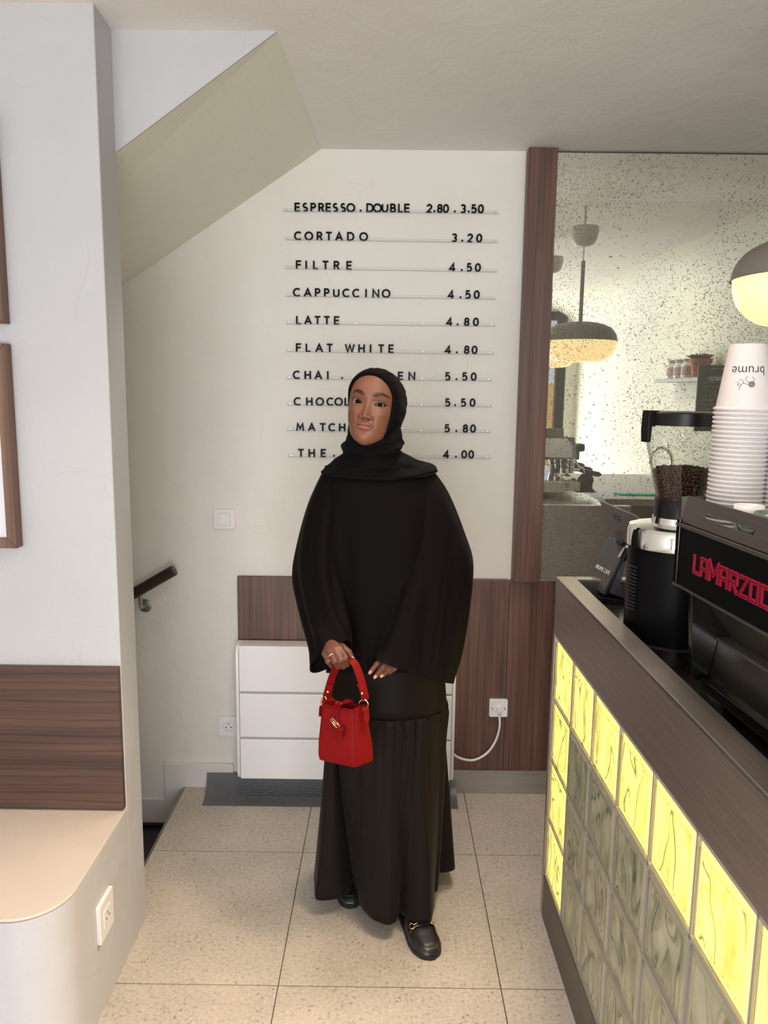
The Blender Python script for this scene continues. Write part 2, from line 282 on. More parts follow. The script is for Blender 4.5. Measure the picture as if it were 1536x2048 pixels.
def block_glass():
    m = bpy.data.materials.new('wavy_block_glass'); m.use_nodes = True; nt = m.node_tree; nt.nodes.clear(); L = nt.links.new
    o = N(nt, 'ShaderNodeOutputMaterial'); tr = N(nt, 'ShaderNodeBsdfTransparent'); gl = N(nt, 'ShaderNodeBsdfGlossy'); gl.inputs['Roughness'].default_value = 0.05
    df = N(nt, 'ShaderNodeBsdfDiffuse'); df.inputs[0].default_value = (0.60, 0.58, 0.47, 1)
    tc = N(nt, 'ShaderNodeTexCoord'); oi = N(nt, 'ShaderNodeObjectInfo')
    mp = N(nt, 'ShaderNodeMapping'); mp.inputs['Scale'].default_value = (1, 11, 3.6); mp.inputs['Rotation'].default_value = (0.30, 0, 0); L(tc.outputs['Object'], mp.inputs['Vector'])
    sc = N(nt, 'ShaderNodeVectorMath', operation='SCALE'); sc.inputs[0].default_value = (13, 29, 17); L(oi.outputs['Random'], sc.inputs['Scale']); L(sc.outputs[0], mp.inputs['Location'])
    n = N(nt, 'ShaderNodeTexNoise', Scale=1.0, Detail=0.6, Distortion=1.0); L(mp.outputs[0], n.inputs['Vector'])
    # flutes in the cast glass: their green-grey refraction streaks painted into the tint
    r = ramp(nt, [(0.0, (0.90, 0.90, 0.80)), (0.36, (0.95, 0.95, 0.88)), (0.395, (0.50, 0.56, 0.40)), (0.42, (0.93, 0.93, 0.85)), (0.475, (0.96, 0.96, 0.90)), (0.500, (0.42, 0.50, 0.34)), (0.520, (0.10, 0.15, 0.10)), (0.536, (0.98, 0.97, 0.92)), (0.565, (0.98, 0.97, 0.92)), (0.59, (0.55, 0.60, 0.42)), (0.61, (0.95, 0.95, 0.88)), (0.68, (0.45, 0.51, 0.36)), (0.71, (0.95, 0.95, 0.86)), (1, (0.88, 0.88, 0.78))])
    L(n.outputs['Fac'], r.inputs[0])
    # stepped rim of the block: dark bevel reflections painted as tint lines
    sx = N(nt, 'ShaderNodeSeparateXYZ'); L(tc.outputs['Object'], sx.inputs[0])
    def ab(o_, d_):
        a_ = N(nt, 'ShaderNodeMath', operation='ABSOLUTE'); L(o_, a_.inputs[0]); b_ = N(nt, 'ShaderNodeMath', operation='DIVIDE'); L(a_.outputs[0], b_.inputs[0]); b_.inputs[1].default_value = d_; return b_.outputs[0]
    mxx = N(nt, 'ShaderNodeMath', operation='MAXIMUM'); L(ab(sx.outputs['Y'], 0.0953), mxx.inputs[0]); L(ab(sx.outputs['Z'], 0.0874), mxx.inputs[1])
    rr = ramp(nt, [(0.0, (1, 1, 1)), (0.76, (1, 1, 1)), (0.785, (0.50, 0.55, 0.38)), (0.81, (1, 1, 1)), (0.865, (1, 1, 1)), (0.885, (0.48, 0.53, 0.36)), (0.91, (1, 1, 1)), (0.97, (1, 1, 1)), (1.0, (0.7, 0.7, 0.6))]); L(mxx.outputs[0], rr.inputs[0])
    rf = N(nt, 'ShaderNodeMath', operation='LESS_THAN'); L(mxx.outputs[0], rf.inputs[0]); rf.inputs[1].default_value = 0.80
    mi = N(nt, 'ShaderNodeMix', data_type='RGBA'); L(rf.outputs[0], mi.inputs['Factor']); mi.inputs['A'].default_value = (0.92, 0.92, 0.84, 1); L(r.outputs[0], mi.inputs['B'])
    ml_ = N(nt, 'ShaderNodeMix', data_type='RGBA', blend_type='MULTIPLY'); ml_.inputs['Factor'].default_value = 1; L(mi.outputs['Result'], ml_.inputs['A']); L(rr.outputs[0], ml_.inputs['B']); L(ml_.outputs['Result'], tr.inputs[0])
    bp = N(nt, 'ShaderNodeBump', Strength=0.8, Distance=0.02); L(n.outputs['Fac'], bp.inputs['Height'])
    fr = schlick(nt, 0.05, bp.outputs[0]); L(bp.outputs[0], gl.inputs['Normal'])
    m0 = N(nt, 'ShaderNodeMixShader'); m0.inputs[0].default_value = 0.22; L(tr.outputs[0], m0.inputs[1]); L(df.outputs[0], m0.inputs[2])
    mx = N(nt, 'ShaderNodeMixShader'); L(fr.outputs[0], mx.inputs[0]); L(m0.outputs[0], mx.inputs[1]); L(gl.outputs[0], mx.inputs[2]); L(mx.outputs[0], o.inputs[0])
    return m
M['block'] = block_glass()
# ---------------------------------------------------------------- object helpers
def link(o): COL.objects.link(o); return o
def tag(o, label=None, cat=None, group=None, kind=None):
    if label: o['label'] = label
    if cat: o['category'] = cat
    if group: o['group'] = group
    if kind: o['kind'] = kind
    return o
def thing(name, label, cat, loc=(0, 0, 0), rotz=0.0, group=None):
    o = link(bpy.data.objects.new(name, None)); o.empty_display_size = 0.05
    o.location = loc; o.rotation_euler = (0, 0, rotz); return tag(o, label, cat, group)
class MB:
    def __init__(s): s.v = []; s.f = []
    def add(s, V, Fc):
        b = len(s.v); s.v += [tuple(map(float, p)) for p in V]; s.f += [tuple(b+i for i in q) for q in Fc]; return s
    def box(s, x0, x1, y0, y1, z0, z1):
        return s.add([(x0, y0, z0), (x1, y0, z0), (x1, y1, z0), (x0, y1, z0), (x0, y0, z1), (x1, y0, z1), (x1, y1, z1), (x0, y1, z1)],
                     [(0, 3, 2, 1), (4, 5, 6, 7), (0, 1, 5, 4), (1, 2, 6, 5), (2, 3, 7, 6), (3, 0, 4, 7)])
    def prism(s, poly, a0, a1, axis='Y'):
        # poly in the plane across the axis, extruded from a0 to a1
        def mk(p, a): return {'Y': (p[0], a, p[1]), 'X': (a, p[0], p[1]), 'Z': (p[0], p[1], a)}[axis]
        n = len(poly); V = [mk(p, a0) for p in poly]+[mk(p, a1) for p in poly]
        return s.add(V, [tuple(range(n)), tuple(range(2*n-1, n-1, -1))]+[(i, i+n, (i+1) % n+n, (i+1) % n) for i in range(n)])
    def lathe(s, prof, c=(0, 0, 0), n=40, cap=True, axis='Z'):
        V = []; Fc = []
        for r, z in prof:
            for k in range(n):
                a = 2*math.pi*k/n; x, y = r*math.cos(a), r*math.sin(a)
                p = {'Z': (x, y, z), 'Y': (x, z, y), 'X': (z, x, y)}[axis]
                V.append((c[0]+p[0], c[1]+p[1], c[2]+p[2]))
        m = len(prof)
        for i in range(m-1):
            for k in range(n):
                q = (i*n+k, i*n+(k+1) % n, (i+1)*n+(k+1) % n, (i+1)*n+k); Fc.append(q)
        if cap: Fc.append(tuple(range(n-1, -1, -1))); Fc.append(tuple((m-1)*n+k for k in range(n)))
        return s.add(V, Fc)
    def tube(s, pts, r, n=12, cap=True, flat=1.0, up=(0, 0, 1)):
        P = [Vector(p) for p in pts]; R = r if hasattr(r, '__len__') else [r]*len(P); rings = []
        ref = Vector(up)
        for i, p in enumerate(P):
            t = (P[min(i+1, len(P)-1)]-P[max(i-1, 0)]).normalized()
            a = ref-t*ref.dot(t)
            if a.length < 1e-4: a = Vector((1, 0.1, 0))-t*t.x
            a.normalize(); bb = t.cross(a); ref = a
            rings.append([p+a*math.cos(2*math.pi*k/n)*R[i]+bb*math.sin(2*math.pi*k/n)*R[i]*flat for k in range(n)])
        return s.loft(rings, cap=cap)
    def loft(s, rings, cap=True, closed=True):
        n = len(rings[0]); V = [p for rg in rings for p in rg]; Fc = []
        for i in range(len(rings)-1):
            for k in range(n if closed else n-1):
                Fc.append((i*n+k, i*n+(k+1) % n, (i+1)*n+(k+1) % n, (i+1)*n+k))
        if cap and closed: Fc.append(tuple(range(n-1, -1, -1))); Fc.append(tuple((len(rings)-1)*n+k for k in range(n)))
        return s.add(V, Fc)
    def sphere(s, c, r, n=16, m=10, sc=(1, 1, 1)):
        prof = [(max(1e-5, math.sin(math.pi*i/m)), -math.cos(math.pi*i/m)) for i in range(m+1)]
        b = len(s.v); s.lathe(prof, n=n, cap=False)
        for i in range(b, len(s.v)):
            x, y, z = s.v[i]; s.v[i] = (c[0]+x*r*sc[0], c[1]+y*r*sc[1], c[2]+z*r*sc[2])
        return s
def obj(name, mb, mat, parent=None, smooth=False, bevel=0, seg=2, world=False, rot=None, **kw):
    me = bpy.data.meshes.new(name); V = mb.v
    o = bpy.data.objects.new(name, me)
    if world and parent is not None:
        inv = (Matrix.Translation(parent.location) @ parent.rotation_euler.to_matrix().to_4x4()).inverted()
        V = [tuple(inv @ Vector(p)) for p in V]
    me.from_pydata(V, [], mb.f); me.update()
    bm = bmesh.new(); bm.from_mesh(me); bmesh.ops.recalc_face_normals(bm, faces=bm.faces); bm.to_mesh(me); bm.free()
    me.materials.append(mat if not isinstance(mat, str) else M[mat])
    if smooth:
        me.polygons.foreach_set('use_smooth', [True]*len(me.polygons))
    link(o)
    if parent is not None: o.parent = parent
    if bevel:
        bv = o.modifiers.new('bevel', 'BEVEL'); bv.width = bevel; bv.segments = seg; bv.limit_method = 'ANGLE'; bv.angle_limit = math.radians(40)
        if hasattr(bv, 'harden_normals'): me.polygons.foreach_set('use_smooth', [True]*len(me.polygons)); bv.harden_normals = True
    elif smooth == 'auto':
        me.set_sharp_from_angle(angle=math.radians(38))
    if rot is not None: o.rotation_euler = rot
    return o
def struct(name, mb, mat, label=None, **k):
    o = obj(name, mb, mat, **k); o['kind'] = 'structure'
    if label: o['label'] = label
    return o
def centre(mb, loc):
    mb.v = [(p[0]-loc[0], p[1]-loc[1], p[2]-loc[2]) for p in mb.v]; return mb
def solo(name, mb, mat, label, cat, loc=None, group=None, **k):
    # a one-mesh thing; its origin goes to its base
    if loc is None:
        a = np.array(mb.v); loc = (float(a[:, 0].mean()), float(a[:, 1].mean()), float(a[:, 2].min()))
    centre(mb, loc); o = obj(name, mb, mat, **k); o.location = loc; return tag(o, label, cat, group)
def dup(root, loc, rotz=None, label=None, group=None):
    r = root.copy(); link(r); r.location = loc
    if rotz is not None: r.rotation_euler = (0, 0, rotz)
    if label: r['label'] = label
    if group: r['group'] = group
    for ch in list(root.children):
        c = ch.copy(); link(c); c.parent = r
        for g in ch.children: d = g.copy(); link(d); d.parent = c
    return r
def catmull(P, n):
    P = [np.array(p, float) for p in P]; out = []
    for i in range(len(P)-1):
        p0 = P[max(i-1, 0)]; p1 = P[i]; p2 = P[i+1]; p3 = P[min(i+2, len(P)-1)]
        for k in range(n):
            t = k/n; out.append(0.5*((2*p1)+(-p0+p2)*t+(2*p0-5*p1+4*p2-p3)*t*t+(-p0+3*p1-3*p2+p3)*t**3))
    out.append(P[-1]); return out
# ================================================================ SETTING
YB = 2.932; ZC = 2.424
# --- floor: dark bed, then each stone tile
bed = MB().box(-0.795, 2.1, 2.14, YB+.05, -0.03, -0.006).box(-2.4, 2.1, -3.3, 2.14, -0.03, -0.006)
floor = struct('floor', bed, 'grout', label='beige stone tile floor')
xs = [-2.076, -1.476, -0.876, -0.276, 0.322, 0.92, 1.52, 2.1]; xs = [-2.4]+xs
ys = [-3.3, -3.02, -2.41, -1.80, -1.19, -0.57, 0.04, 0.65, 1.261, 1.873, 2.485, YB+.05]
g = 0.0016
for j in range(len(ys)-1):
    for i in range(len(xs)-1):
        x0, x1, y0, y1 = xs[i], xs[i+1], ys[j], ys[j+1]
        if y1 > 2.15:
            if x1 < -0.795: 
                if y0 < 2.1: y1 = 2.14
                else: continue
            elif x0 < -0.795:
                if y0 < 2.14: pass
                x0 = -0.797
        h = random.uniform(-0.0004, 0.0004)
        t = obj('floor_tile', MB().box(x0+g, x1-g, y0+g, y1-g, -0.02, h), 'tile', floor)
        t.data.name = 'floor_tile'
# riser of the top stair and the stairwell to the left
struct('trim_1', MB().box(-0.802, -0.797, 2.14, YB, -0.20, 0.001), 'steel', label='thin metal edge of the top stair')
st = thing('staircase', 'black tiled stairs going down behind the white pier', 'stairs', (-0.9, 2.5, -0.15))
for k in range(4):
    x1 = -0.80-0.26*k; z = -0.165*(k+1)
    obj('stair_tread', MB().box(x1-0.27, x1, 2.145, YB, z-0.03, z), 'stair_black', st, world=True)
    obj('stair_riser', MB().box(x1-0.012, x1-0.0, 2.145, YB, z-0.0, z+0.15), 'stair_black', st, world=True)
    if k == 0: obj('stair_nosing', MB().box(x1-0.27, x1, YB-0.03, YB-0.001, z, z+0.012), 'stair_black', st, world=True)
# --- back wall
struct('wall_back', MB().box(-2.5, 2.2, YB+0.0005, YB+0.1, -0.9, 2.62), 'plaster', label='pale trowelled plaster wall at the back')
# --- ceiling: falls slightly towards the back wall
zc2 = 2.486
struct('ceiling', MB().prism([(YB+.1, 2.421), (1.95, 2.487), (-3.4, 2.52), (-3.4, 2.62), (YB+.1, 2.62)], -2.5, 2.2, 'X'), 'plaster_ceiling', label='beige plaster ceiling')
# --- stair soffit (underside of the upper flight)
A = at(555, 65, 2.14); B = at(235, 305, 2.14); C = at(640, 300, YB); D = at(240, 575, YB)
def ext(a, b, x): t = (x-a[0])/(b[0]-a[0]); return a+(b-a)*t
B2 = ext(A, B, -2.45); D2 = ext(C, D, -2.45)
A0 = A.copy(); A0[2] = 2.50; C0 = C.copy(); C0[2] = 2.46
ms = MB(); V = [A, C, D2, B2, (A[0], A[1], 2.55), (C[0], C[1], 2.55), (D2[0], D2[1], 2.55), (B2[0], B2[1], 2.55)]
ms.add(V, [(0, 1, 2, 3), (4, 7, 6, 5), (0, 4, 5, 1), (1, 5, 6, 2), (2, 6, 7, 3), (3, 7, 4, 0)])
struct('ceiling_soffit', ms, 'plaster_soffit', label='slanting plaster underside of the upper stairs')
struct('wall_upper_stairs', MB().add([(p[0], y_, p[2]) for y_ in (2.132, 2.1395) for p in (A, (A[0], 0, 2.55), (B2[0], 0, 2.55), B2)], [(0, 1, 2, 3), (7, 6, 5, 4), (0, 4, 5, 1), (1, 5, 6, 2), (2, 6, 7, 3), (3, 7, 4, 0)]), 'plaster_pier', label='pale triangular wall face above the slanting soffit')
# --- white pier on the left and its built-in bench
XP = -0.712; YF0 = -3.0
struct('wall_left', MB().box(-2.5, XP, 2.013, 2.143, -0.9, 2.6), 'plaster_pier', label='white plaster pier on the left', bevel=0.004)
struct('wall_stairwell', MB().box(-2.5, -2.4, 2.1, YB, -0.9, 2.6), 'plaster')
bp = [(-2.4, 2.0125), (-2.4, 1.545)]
R_ = 0.115
for k in range(11):
    a = -math.pi/2+math.pi/2*k/10; bp.append((XP-R_+R_*math.cos(a), 1.545+R_+R_*math.sin(a)))
bp.append((XP, 2.0125))
bench = MB(); n = len(bp); z0, z1 = 0.0, 0.425
bench.prism(bp, 0.0, 0.419, 'Z')
bench_t = thing('plaster_bench', 'built-in plaster bench with a rounded corner at the left edge', 'bench', (-1.5, 1.75, 0))
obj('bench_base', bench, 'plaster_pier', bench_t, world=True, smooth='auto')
bt = [(x*1.0, y) for x, y in bp]
obj('bench_top', MB().prism(bt, 0.4195, 0.427, 'Z'), 'plaster_bench', bench_t, world=True, bevel=0.003)
cv = [(2.1, 2.60), (1.70, 2.60)]+[(2.1-0.40*(1-math.sin(a)), 2.51-0.40*(1-math.cos(a))) for a in [math.pi/2*k/14 for k in range(15)]]
struct('ceiling_cove', MB().prism(cv, YF0-.0, YB-0.02, 'Y'), 'plaster_bar', label='curved plaster cove above the bar wall', smooth='auto')
# other walls, outside the picture but seen in the mirror
YF = -3.0
struct('wall_right', MB().box(2.1, 2.2, YF-.1, YB+.1, 0, 2.6), 'plaster_bar', label='speckled-looking pale wall behind the bar')
struct('wall_far_left', MB().box(-2.5, -2.4, YF-.1, 2.1, 0, 2.6), 'plaster')
fw = MB().box(-2.5, -2.2, YF-.1, YF, 0, 2.6).box(1.97, 2.2, YF-.1, YF, 0, 2.6).box(-2.2, 1.97, YF-.1, YF, 2.47, 2.6).box(-2.2, 1.97, YF-.1, YF, 0, 0.25)
struct('wall_front', fw, 'plaster_bar')
wi = tag(link(bpy.data.objects.new('window_1', None)), 'black framed shop window seen in the mirror'); wi.location = (0, YF-.05, 0.25); wi['kind'] = 'structure'
wf = MB()
for x in (-2.2, -0.85, 0.5, 1.87): wf.box(x, x+0.10, YF-.09, YF+.01, 0.25, 2.47)
wf.box(-2.2, 1.97, YF-.09, YF+.01, 2.38, 2.47).box(-2.2, 1.97, YF-.09, YF+.01, 0.25, 0.33)
obj('window_frame', wf, 'black_matte', wi, world=True)
for x in (-2.1, -0.75, 0.6): obj('window_pane', MB().box(x, x+1.25, YF-.06, YF-.052, 0.33, 2.38), 'pane', wi, world=True)
# facade across the street
def brickmat():
    m, nt, b = new_mat('pale_brick'); tc = N(nt, 'ShaderNodeTexCoord'); mp = N(nt, 'ShaderNodeMapping'); mp.inputs['Rotation'].default_value = (math.pi/2, 0, 0)
    k = N(nt, 'ShaderNodeTexBrick', Scale=4.0); k.inputs['Color1'].default_value = (0.8, 0.8, 0.82, 1); k.inputs['Color2'].default_value = (0.72, 0.73, 0.77, 1); k.inputs['Mortar'].default_value = (0.5, 0.52, 0.56, 1)
    nt.links.new(tc.outputs['Object'], mp.inputs[0]); nt.links.new(mp.outputs[0], k.inputs['Vector']); nt.links.new(k.outputs[0], b.inputs['Base Color']); return m
M['brick'] = brickmat(); M['ochre'] = simple('ochre_shopfront', (0.75, 0.42, 0.12), 0.6)
bld = thing('building', 'pale brick building across the street with ochre shopfront, seen in the mirror', 'building', (1, -9, -0.1))
obj('wall', MB().box(-9, 11, -9.3, -9.0, 1.75, 6.5), 'brick', bld, world=True)
obj('shopfront', MB().box(-9, 11, -9.3, -8.95, -0.1, 1.75), 'ochre', bld, world=True)
struct('ground', MB().box(-9, 11, -9.0, -3.3, -0.12, -0.03), simple('asphalt', (0.2, 0.2, 0.2), 0.9))
# --- skirting
BY = YB-0.012
sk = MB().prism([(-0.978, 0.062), (-0.888, 0.062), (-0.888, 0.083-0.2), (-0.978, -0.115)], BY, YB)
pz = [at(x, y, BY) for x, y in ((328, 1527), (480, 1532), (480, 1576), (368, 1576), (342, 1645), (283, 1645), (283, 1598), (328, 1598))]
zt = pz[0][2]; xl = pz[0][0]; zl = pz[6][2]
pol = [(xl, zt), (-0.60, zt), (-0.60, 0.0), (-0.797, 0.0), (-0.797, -0.162), (-1.3, -0.162), (-1.3, zl), (xl, zl)]
struct('baseboard_back', MB().prism(pol, BY, YB), 'white_trim', label='white stepped skirting following the stairs', bevel=0.002)
# ================================================================ WALNUT WAINSCOT, POST, MIRROR
zw = 0.872; zpl = 0.098
def wp(name, x0, x1, z0, z1, y0, label, mat='walnut_v', cat='wall panel', **k):
    return solo(name, MB().box(x0, x1, y0, YB, z0, z1), mat, label, cat, bevel=0.0025, **k)
wp('wainscot_panel', -0.570, 0.470, zpl, zw, YB-0.022, 'walnut wainscot panel behind the white radiator and the standing woman')
wp('wainscot_panel', 0.474, 0.86, zpl, zw-0.002, YB-0.022, 'narrow walnut wainscot panel between the wooden post and the counter end')
wp('wainscot_panel', 0.864, 2.1, zpl, zw-0.002, YB-0.022, 'walnut wainscot panel hidden behind the bar counter below the mirror')
struct('trim_2', MB().box(0.585, 2.1, YB-0.024, YB, zw-0.002, zw+0.006), 'steel', label='thin bright strip under the mirror')
struct('baseboard_plinth', MB().box(-0.5, 2.1, YB-0.026, YB, 0.0, zpl-0.012).box(-0.5, 2.1, YB-0.03, YB, zpl-0.012, zpl), 'steel_plinth', label='grey steel plinth under the walnut panels')
wp('wooden_post', 0.480, 0.583, zw-0.002, 2.425, YB-0.05, 'tall walnut post between the menu wall and the speckled mirror', cat='post')
mir = thing('wall_mirror', 'large antique speckled mirror right of the walnut post', 'mirror', (1.3, YB, 0.88))
obj('mirror_glass', MB().box(0.584, 2.1, YB-0.012, YB-0.002, 0.880, 2.421), 'mirror', mir, world=True)
obj('mirror_edge', MB().box(0.584, 2.1, YB-0.0135, YB-0.002, 2.4205, 2.4235), 'gap', mir, world=True)
# ================================================================ MENU RAILS
G = {  # strokes on a box of width w, height 1
 'A': (.86, [[(0, 0), (.43, 1), (.86, 0)], [(.17, .32), (.69, .32)]]), 'B': (.6, [[(0, 0), (0, 1), (.3, 1), 'a(.3,.76,.24,90,-90)', (0, .52)], [(.3, .52), 'a(.33,.26,.26,90,-90)', (0, 0)]]),
 'C': (.9, [['a(.5,.5,.5,48,312)']]), 'D': (.8, [[(0, 0), (0, 1), (.3, 1), 'a(.3,.5,.5,90,-90)', (0, 0)]]),
 'E': (.55, [[(.55, 1), (0, 1), (0, 0), (.55, 0)], [(0, .52), (.5, .52)]]), 'F': (.55, [[(.55, 1), (0, 1), (0, 0)], [(0, .52), (.5, .52)]]),
 'H': (.72, [[(0, 0), (0, 1)], [(.72, 0), (.72, 1)], [(0, .52), (.72, .52)]]), 'I': (0, [[(0, 0), (0, 1)]]), 'L': (.5, [[(0, 1), (0, 0), (.5, 0)]]),
 'M': (.92, [[(0, 0), (.1, 1), (.46, .3), (.82, 1), (.92, 0)]]), 'N': (.76, [[(0, 0), (0, 1), (.76, 0), (.76, 1)]]), 'O': (1, [['a(.5,.5,.5,0,360)']]),
 'P': (.58, [[(0, 0), (0, 1), (.3, 1), 'a(.3,.74,.26,90,-90)', (0, .48)]]), 'R': (.62, [[(0, 0), (0, 1), (.3, 1), 'a(.3,.74,.26,90,-90)', (0, .48)], [(.28, .48), (.62, 0)]]),
 'S': (.6, [['a(.3,.745,.255,50,270)', 'a(.3,.255,.255,90,-140)']]), 'T': (.66, [[(0, 1), (.66, 1)], [(.33, 1), (.33, 0)]]),
 'U': (.7, [[(0, 1), (0, .35), 'a(.35,.35,.35,180,360)', (.7, 1)]]), 'W': (1.2, [[(0, 1), (.3, 0), (.6, 1), (.9, 0), (1.2, 1)]]),
 'Z': (.6, [[(0, 1), (.6, 1), (0, 0), (.6, 0)]]),
 '.': (.1, [[(-.02, 0.0), (.1, 0.0)]]), '0': (.62, [['e(.31,.5,.31,.5)']]), '2': (.58, [['a(.29,.71,.29,170,-30)', (0, 0), (.6, 0)]]),
 '3': (.56, [['a(.28,.74,.26,150,-90)'], ['a(.28,.27,.27,90,-150)']]), '4': (.66, [[(.5, 0), (.5, 1), (0, .25), (.66, .25)]]),
 '5': (.56, [[(.52, 1), (.1, 1), (.04, .52), 'a(.25,.32,.32,120,-140)']]), '8': (.56, [['a(.28,.76,.24,0,360)'], ['a(.28,.27,.27,0,360)']])}
def stroke_pts(st):
    out = []
    for q in st:
        if isinstance(q, str):
            v = [float(t) for t in q[2:-1].split(',')]
            if q[0] == 'e':
                out += [(v[0]+v[2]*math.cos(2*math.pi*k/28), v[1]+v[3]*math.sin(2*math.pi*k/28)) for k in range(29)]
            else:
                n = max(4, int(abs(v[4]-v[3])/14))
                out += [(v[0]+v[2]*math.cos(math.radians(v[3]+(v[4]-v[3])*k/n)), v[1]+v[2]*math.sin(math.radians(v[3]+(v[4]-v[3])*k/n))) for k in range(n+1)]
        else: out.append(q)
    res = [out[0]]
    for p in out[1:]:
        if math.dist(p, res[-1]) > 1e-3: res.append(p)
    return res
def glyph_mb(ch, h, wd, dep):
    # flat-faced letter: mitred ribbon per stroke, in x-z plane, front at y=-dep
    mb = MB(); w, sts = G[ch]
    for j, st in enumerate(sts):
        P = [np.array(p)*h for p in stroke_pts(st)]
        if ch == '.': 
            mb.lathe([(wd*.62, 0), (wd*.62, -dep)], c=(w*h/2, 0, wd*.62), n=14, axis='Y'); continue
        closed = np.linalg.norm(P[0]-P[-1]) < 1e-6 and len(P) > 4
        Lp, Rp = [], []
        for i, p in enumerate(P):
            if closed: a = P[i-1] if i > 0 else P[-2]; b = P[i+1] if i < len(P)-1 else P[1]
            else: a = P[max(i-1, 0)]; b = P[min(i+1, len(P)-1)]
            d1 = p-a; d2 = b-p
            if np.linalg.norm(d1) < 1e-9: d1 = d2
            if np.linalg.norm(d2) < 1e-9: d2 = d1
            d1 = d1/np.linalg.norm(d1); d2 = d2/np.linalg.norm(d2)
            n1 = np.array([-d1[1], d1[0]]); n2 = np.array([-d2[1], d2[0]]); nn = n1+n2
            L_ = np.linalg.norm(nn); nn = nn/L_ if L_ > 1e-6 else n1
            k = min(1/max(0.35, nn@n1), 2.2)
            e = np.zeros(2)
            if not closed and i == 0 : e = -d2*wd*.35*(0 if len(P) > 5 else 1)
            if not closed and i == len(P)-1: e = d1*wd*.35*(0 if len(P) > 5 else 1)
            Lp.append(p+e+nn*wd/2*k); Rp.append(p+e-nn*wd/2*k)
        dd = dep*(1+0.015*j); n = len(P)
        V = [(q[0], -dd, q[1]) for q in Lp]+[(q[0], -dd, q[1]) for q in Rp]+[(q[0], 0, q[1]) for q in Lp]+[(q[0], 0, q[1]) for q in Rp]
        Fc = []
        for i in range(n-1): Fc += [(i, i+1, n+i+1, n+i), (2*n+i, 3*n+i, 3*n+i+1, 2*n+i+1), (i, 2*n+i, 2*n+i+1, i+1), (n+i, n+i+1, 3*n+i+1, 3*n+i)]
        if not closed: Fc += [(0, n, 3*n, 2*n), (n-1, 3*n-1, 4*n-1, 2*n-1)]
        mb.add(V, Fc)
    return mb
LET = {}
def letter(ch, h=0.0258, wd=0.0058, dep=0.004):
    k = (ch, h)
    if k not in LET:
        o = obj('letter', glyph_mb(ch, h, wd, dep), 'black_letter'); LET[k] = o.data; bpy.data.objects.remove(o)
    return LET[k]
rows = [
 ('ESPRESSO.DOUBLE', [135, 183, 232, 280, 322, 365, 412, 458, 516, 573, 618, 663, 712, 757, 795], '2.80.3.50', [930, 960, 993, 1030, 1083, 1133, 1167, 1198, 1240], 50, 1347, 128, 143, 129, 139, 'ESPRESSO and DOUBLE with 2.80 and 3.50'),
 ('CORTADO', [140, 205, 270, 325, 387, 457, 535], '3.20', [1080, 1128, 1175, 1230], 57, 1343, 299, 318, 301, 315, 'CORTADO with 3.20'),
 ('FILTRE', [143, 188, 245, 305, 372, 447], '4.50', [1068, 1125, 1170, 1222], 58, 1335, 473, 494, 475, 492, 'FILTRE with 4.50'),
 ('CAPPUCCINO', [133, 198, 258, 313, 370, 430, 490, 548, 608, 670], '4.50', [1060, 1117, 1162, 1215], 62, 1329, 640, 658, 641, 655, 'CAPPUCCINO with 4.50'),
 ('LATTE', [143, 200, 257, 313, 372], '4.80', [1050, 1100, 1155, 1210], 65, 1325, 806, 821, 808, 819, 'LATTE with 4.80'),
 ('FLATWHITE', [143, 200, 267, 330, 452, 522, 575, 640, 700], '4.80', [1042, 1095, 1155, 1202], 68, 1319, 973, 990, 973, 987, 'FLAT WHITE with 4.80'),
 ('CHAI.EN', [132, 198, 262, 318, 404, 757, 825], '5.50', [1040, 1093, 1143, 1197], 68, 1307, 1138, 1150, 1137, 1148, 'CHAI with 5.50, partly behind her head'),
 ('CHOCOL', [137, 208, 271, 334, 384, 434], '5.50', [1040, 1085, 1135, 1190], 72, 1304, 1296, 1306, 1297, 1304, 'CHOCOL with 5.50, partly behind her head'),
 ('MATCH', [153, 222, 288, 345, 405], '5.80', [1037, 1092, 1147, 1193], 72, 1299, 1448, 1462, 1451, 1460, 'MATCH with 5.80, partly behind her face'),
 ('THE.', [157, 222, 292, 355], '4.00', [1032, 1090, 1140, 1182], 80, 1299, 1607, 1617, 1607, 1615, 'THE with 4.00, just above her shoulder')]
YR = YB-0.006
for txt, xsn, pr, xsp, xl, xr, yl, yr, bl, br, lab in rows:
    pl = at(550+xl/3.012, 380+yl/3.012, YR); pr_ = at(550+xr/3.012, 380+yr/3.012, YR)
    t = thing('menu_rail', 'clear wall rail with black letters '+lab, 'menu sign', tuple(pl), group='menu rails on the plaster wall')
    ang = -math.atan2(pr_[2]-pl[2], pr_[0]-pl[0]); Lr = float(np.hypot(pr_[0]-pl[0], pr_[2]-pl[2])); t.rotation_euler = (0, ang, 0)
    obj('rail', MB().box(0, Lr, 0.003, 0.006, 0, 0.0105), 'clear', t)
    obj('rail_lip', MB().box(0, Lr, -0.0045, -0.003, -0.0016, -0.0002), 'groove', t)
    ca, sa = math.cos(-ang), math.sin(-ang)
    for ch, cx in list(zip(txt, xsn))+list(zip(pr, xsp)):
        by = bl+(br-bl)*(cx-xsn[0])/(xsp[-1]-xsn[0])
        p = at(550+cx/3.012, 380+by/3.012, YR)
        dx, dz = p[0]-pl[0], p[2]-pl[2]; lx = dx*ca+dz*sa; lz = -dx*sa+dz*ca
        wch = G[ch][0]*0.0275
        l = bpy.data.objects.new('letter', letter(ch)); link(l); l.parent = t; l.location = (lx-wch/2, 0.0015, lz+0.001)
    for sx in (0.012, Lr*0.335, Lr*0.66, Lr-0.012):
        obj('screw', MB().lathe([(0.0022, 0), (0.0022, -0.0015)], c=(sx, 0.002, 0.006), n=8, axis='Y'), 'satin_metal', t)
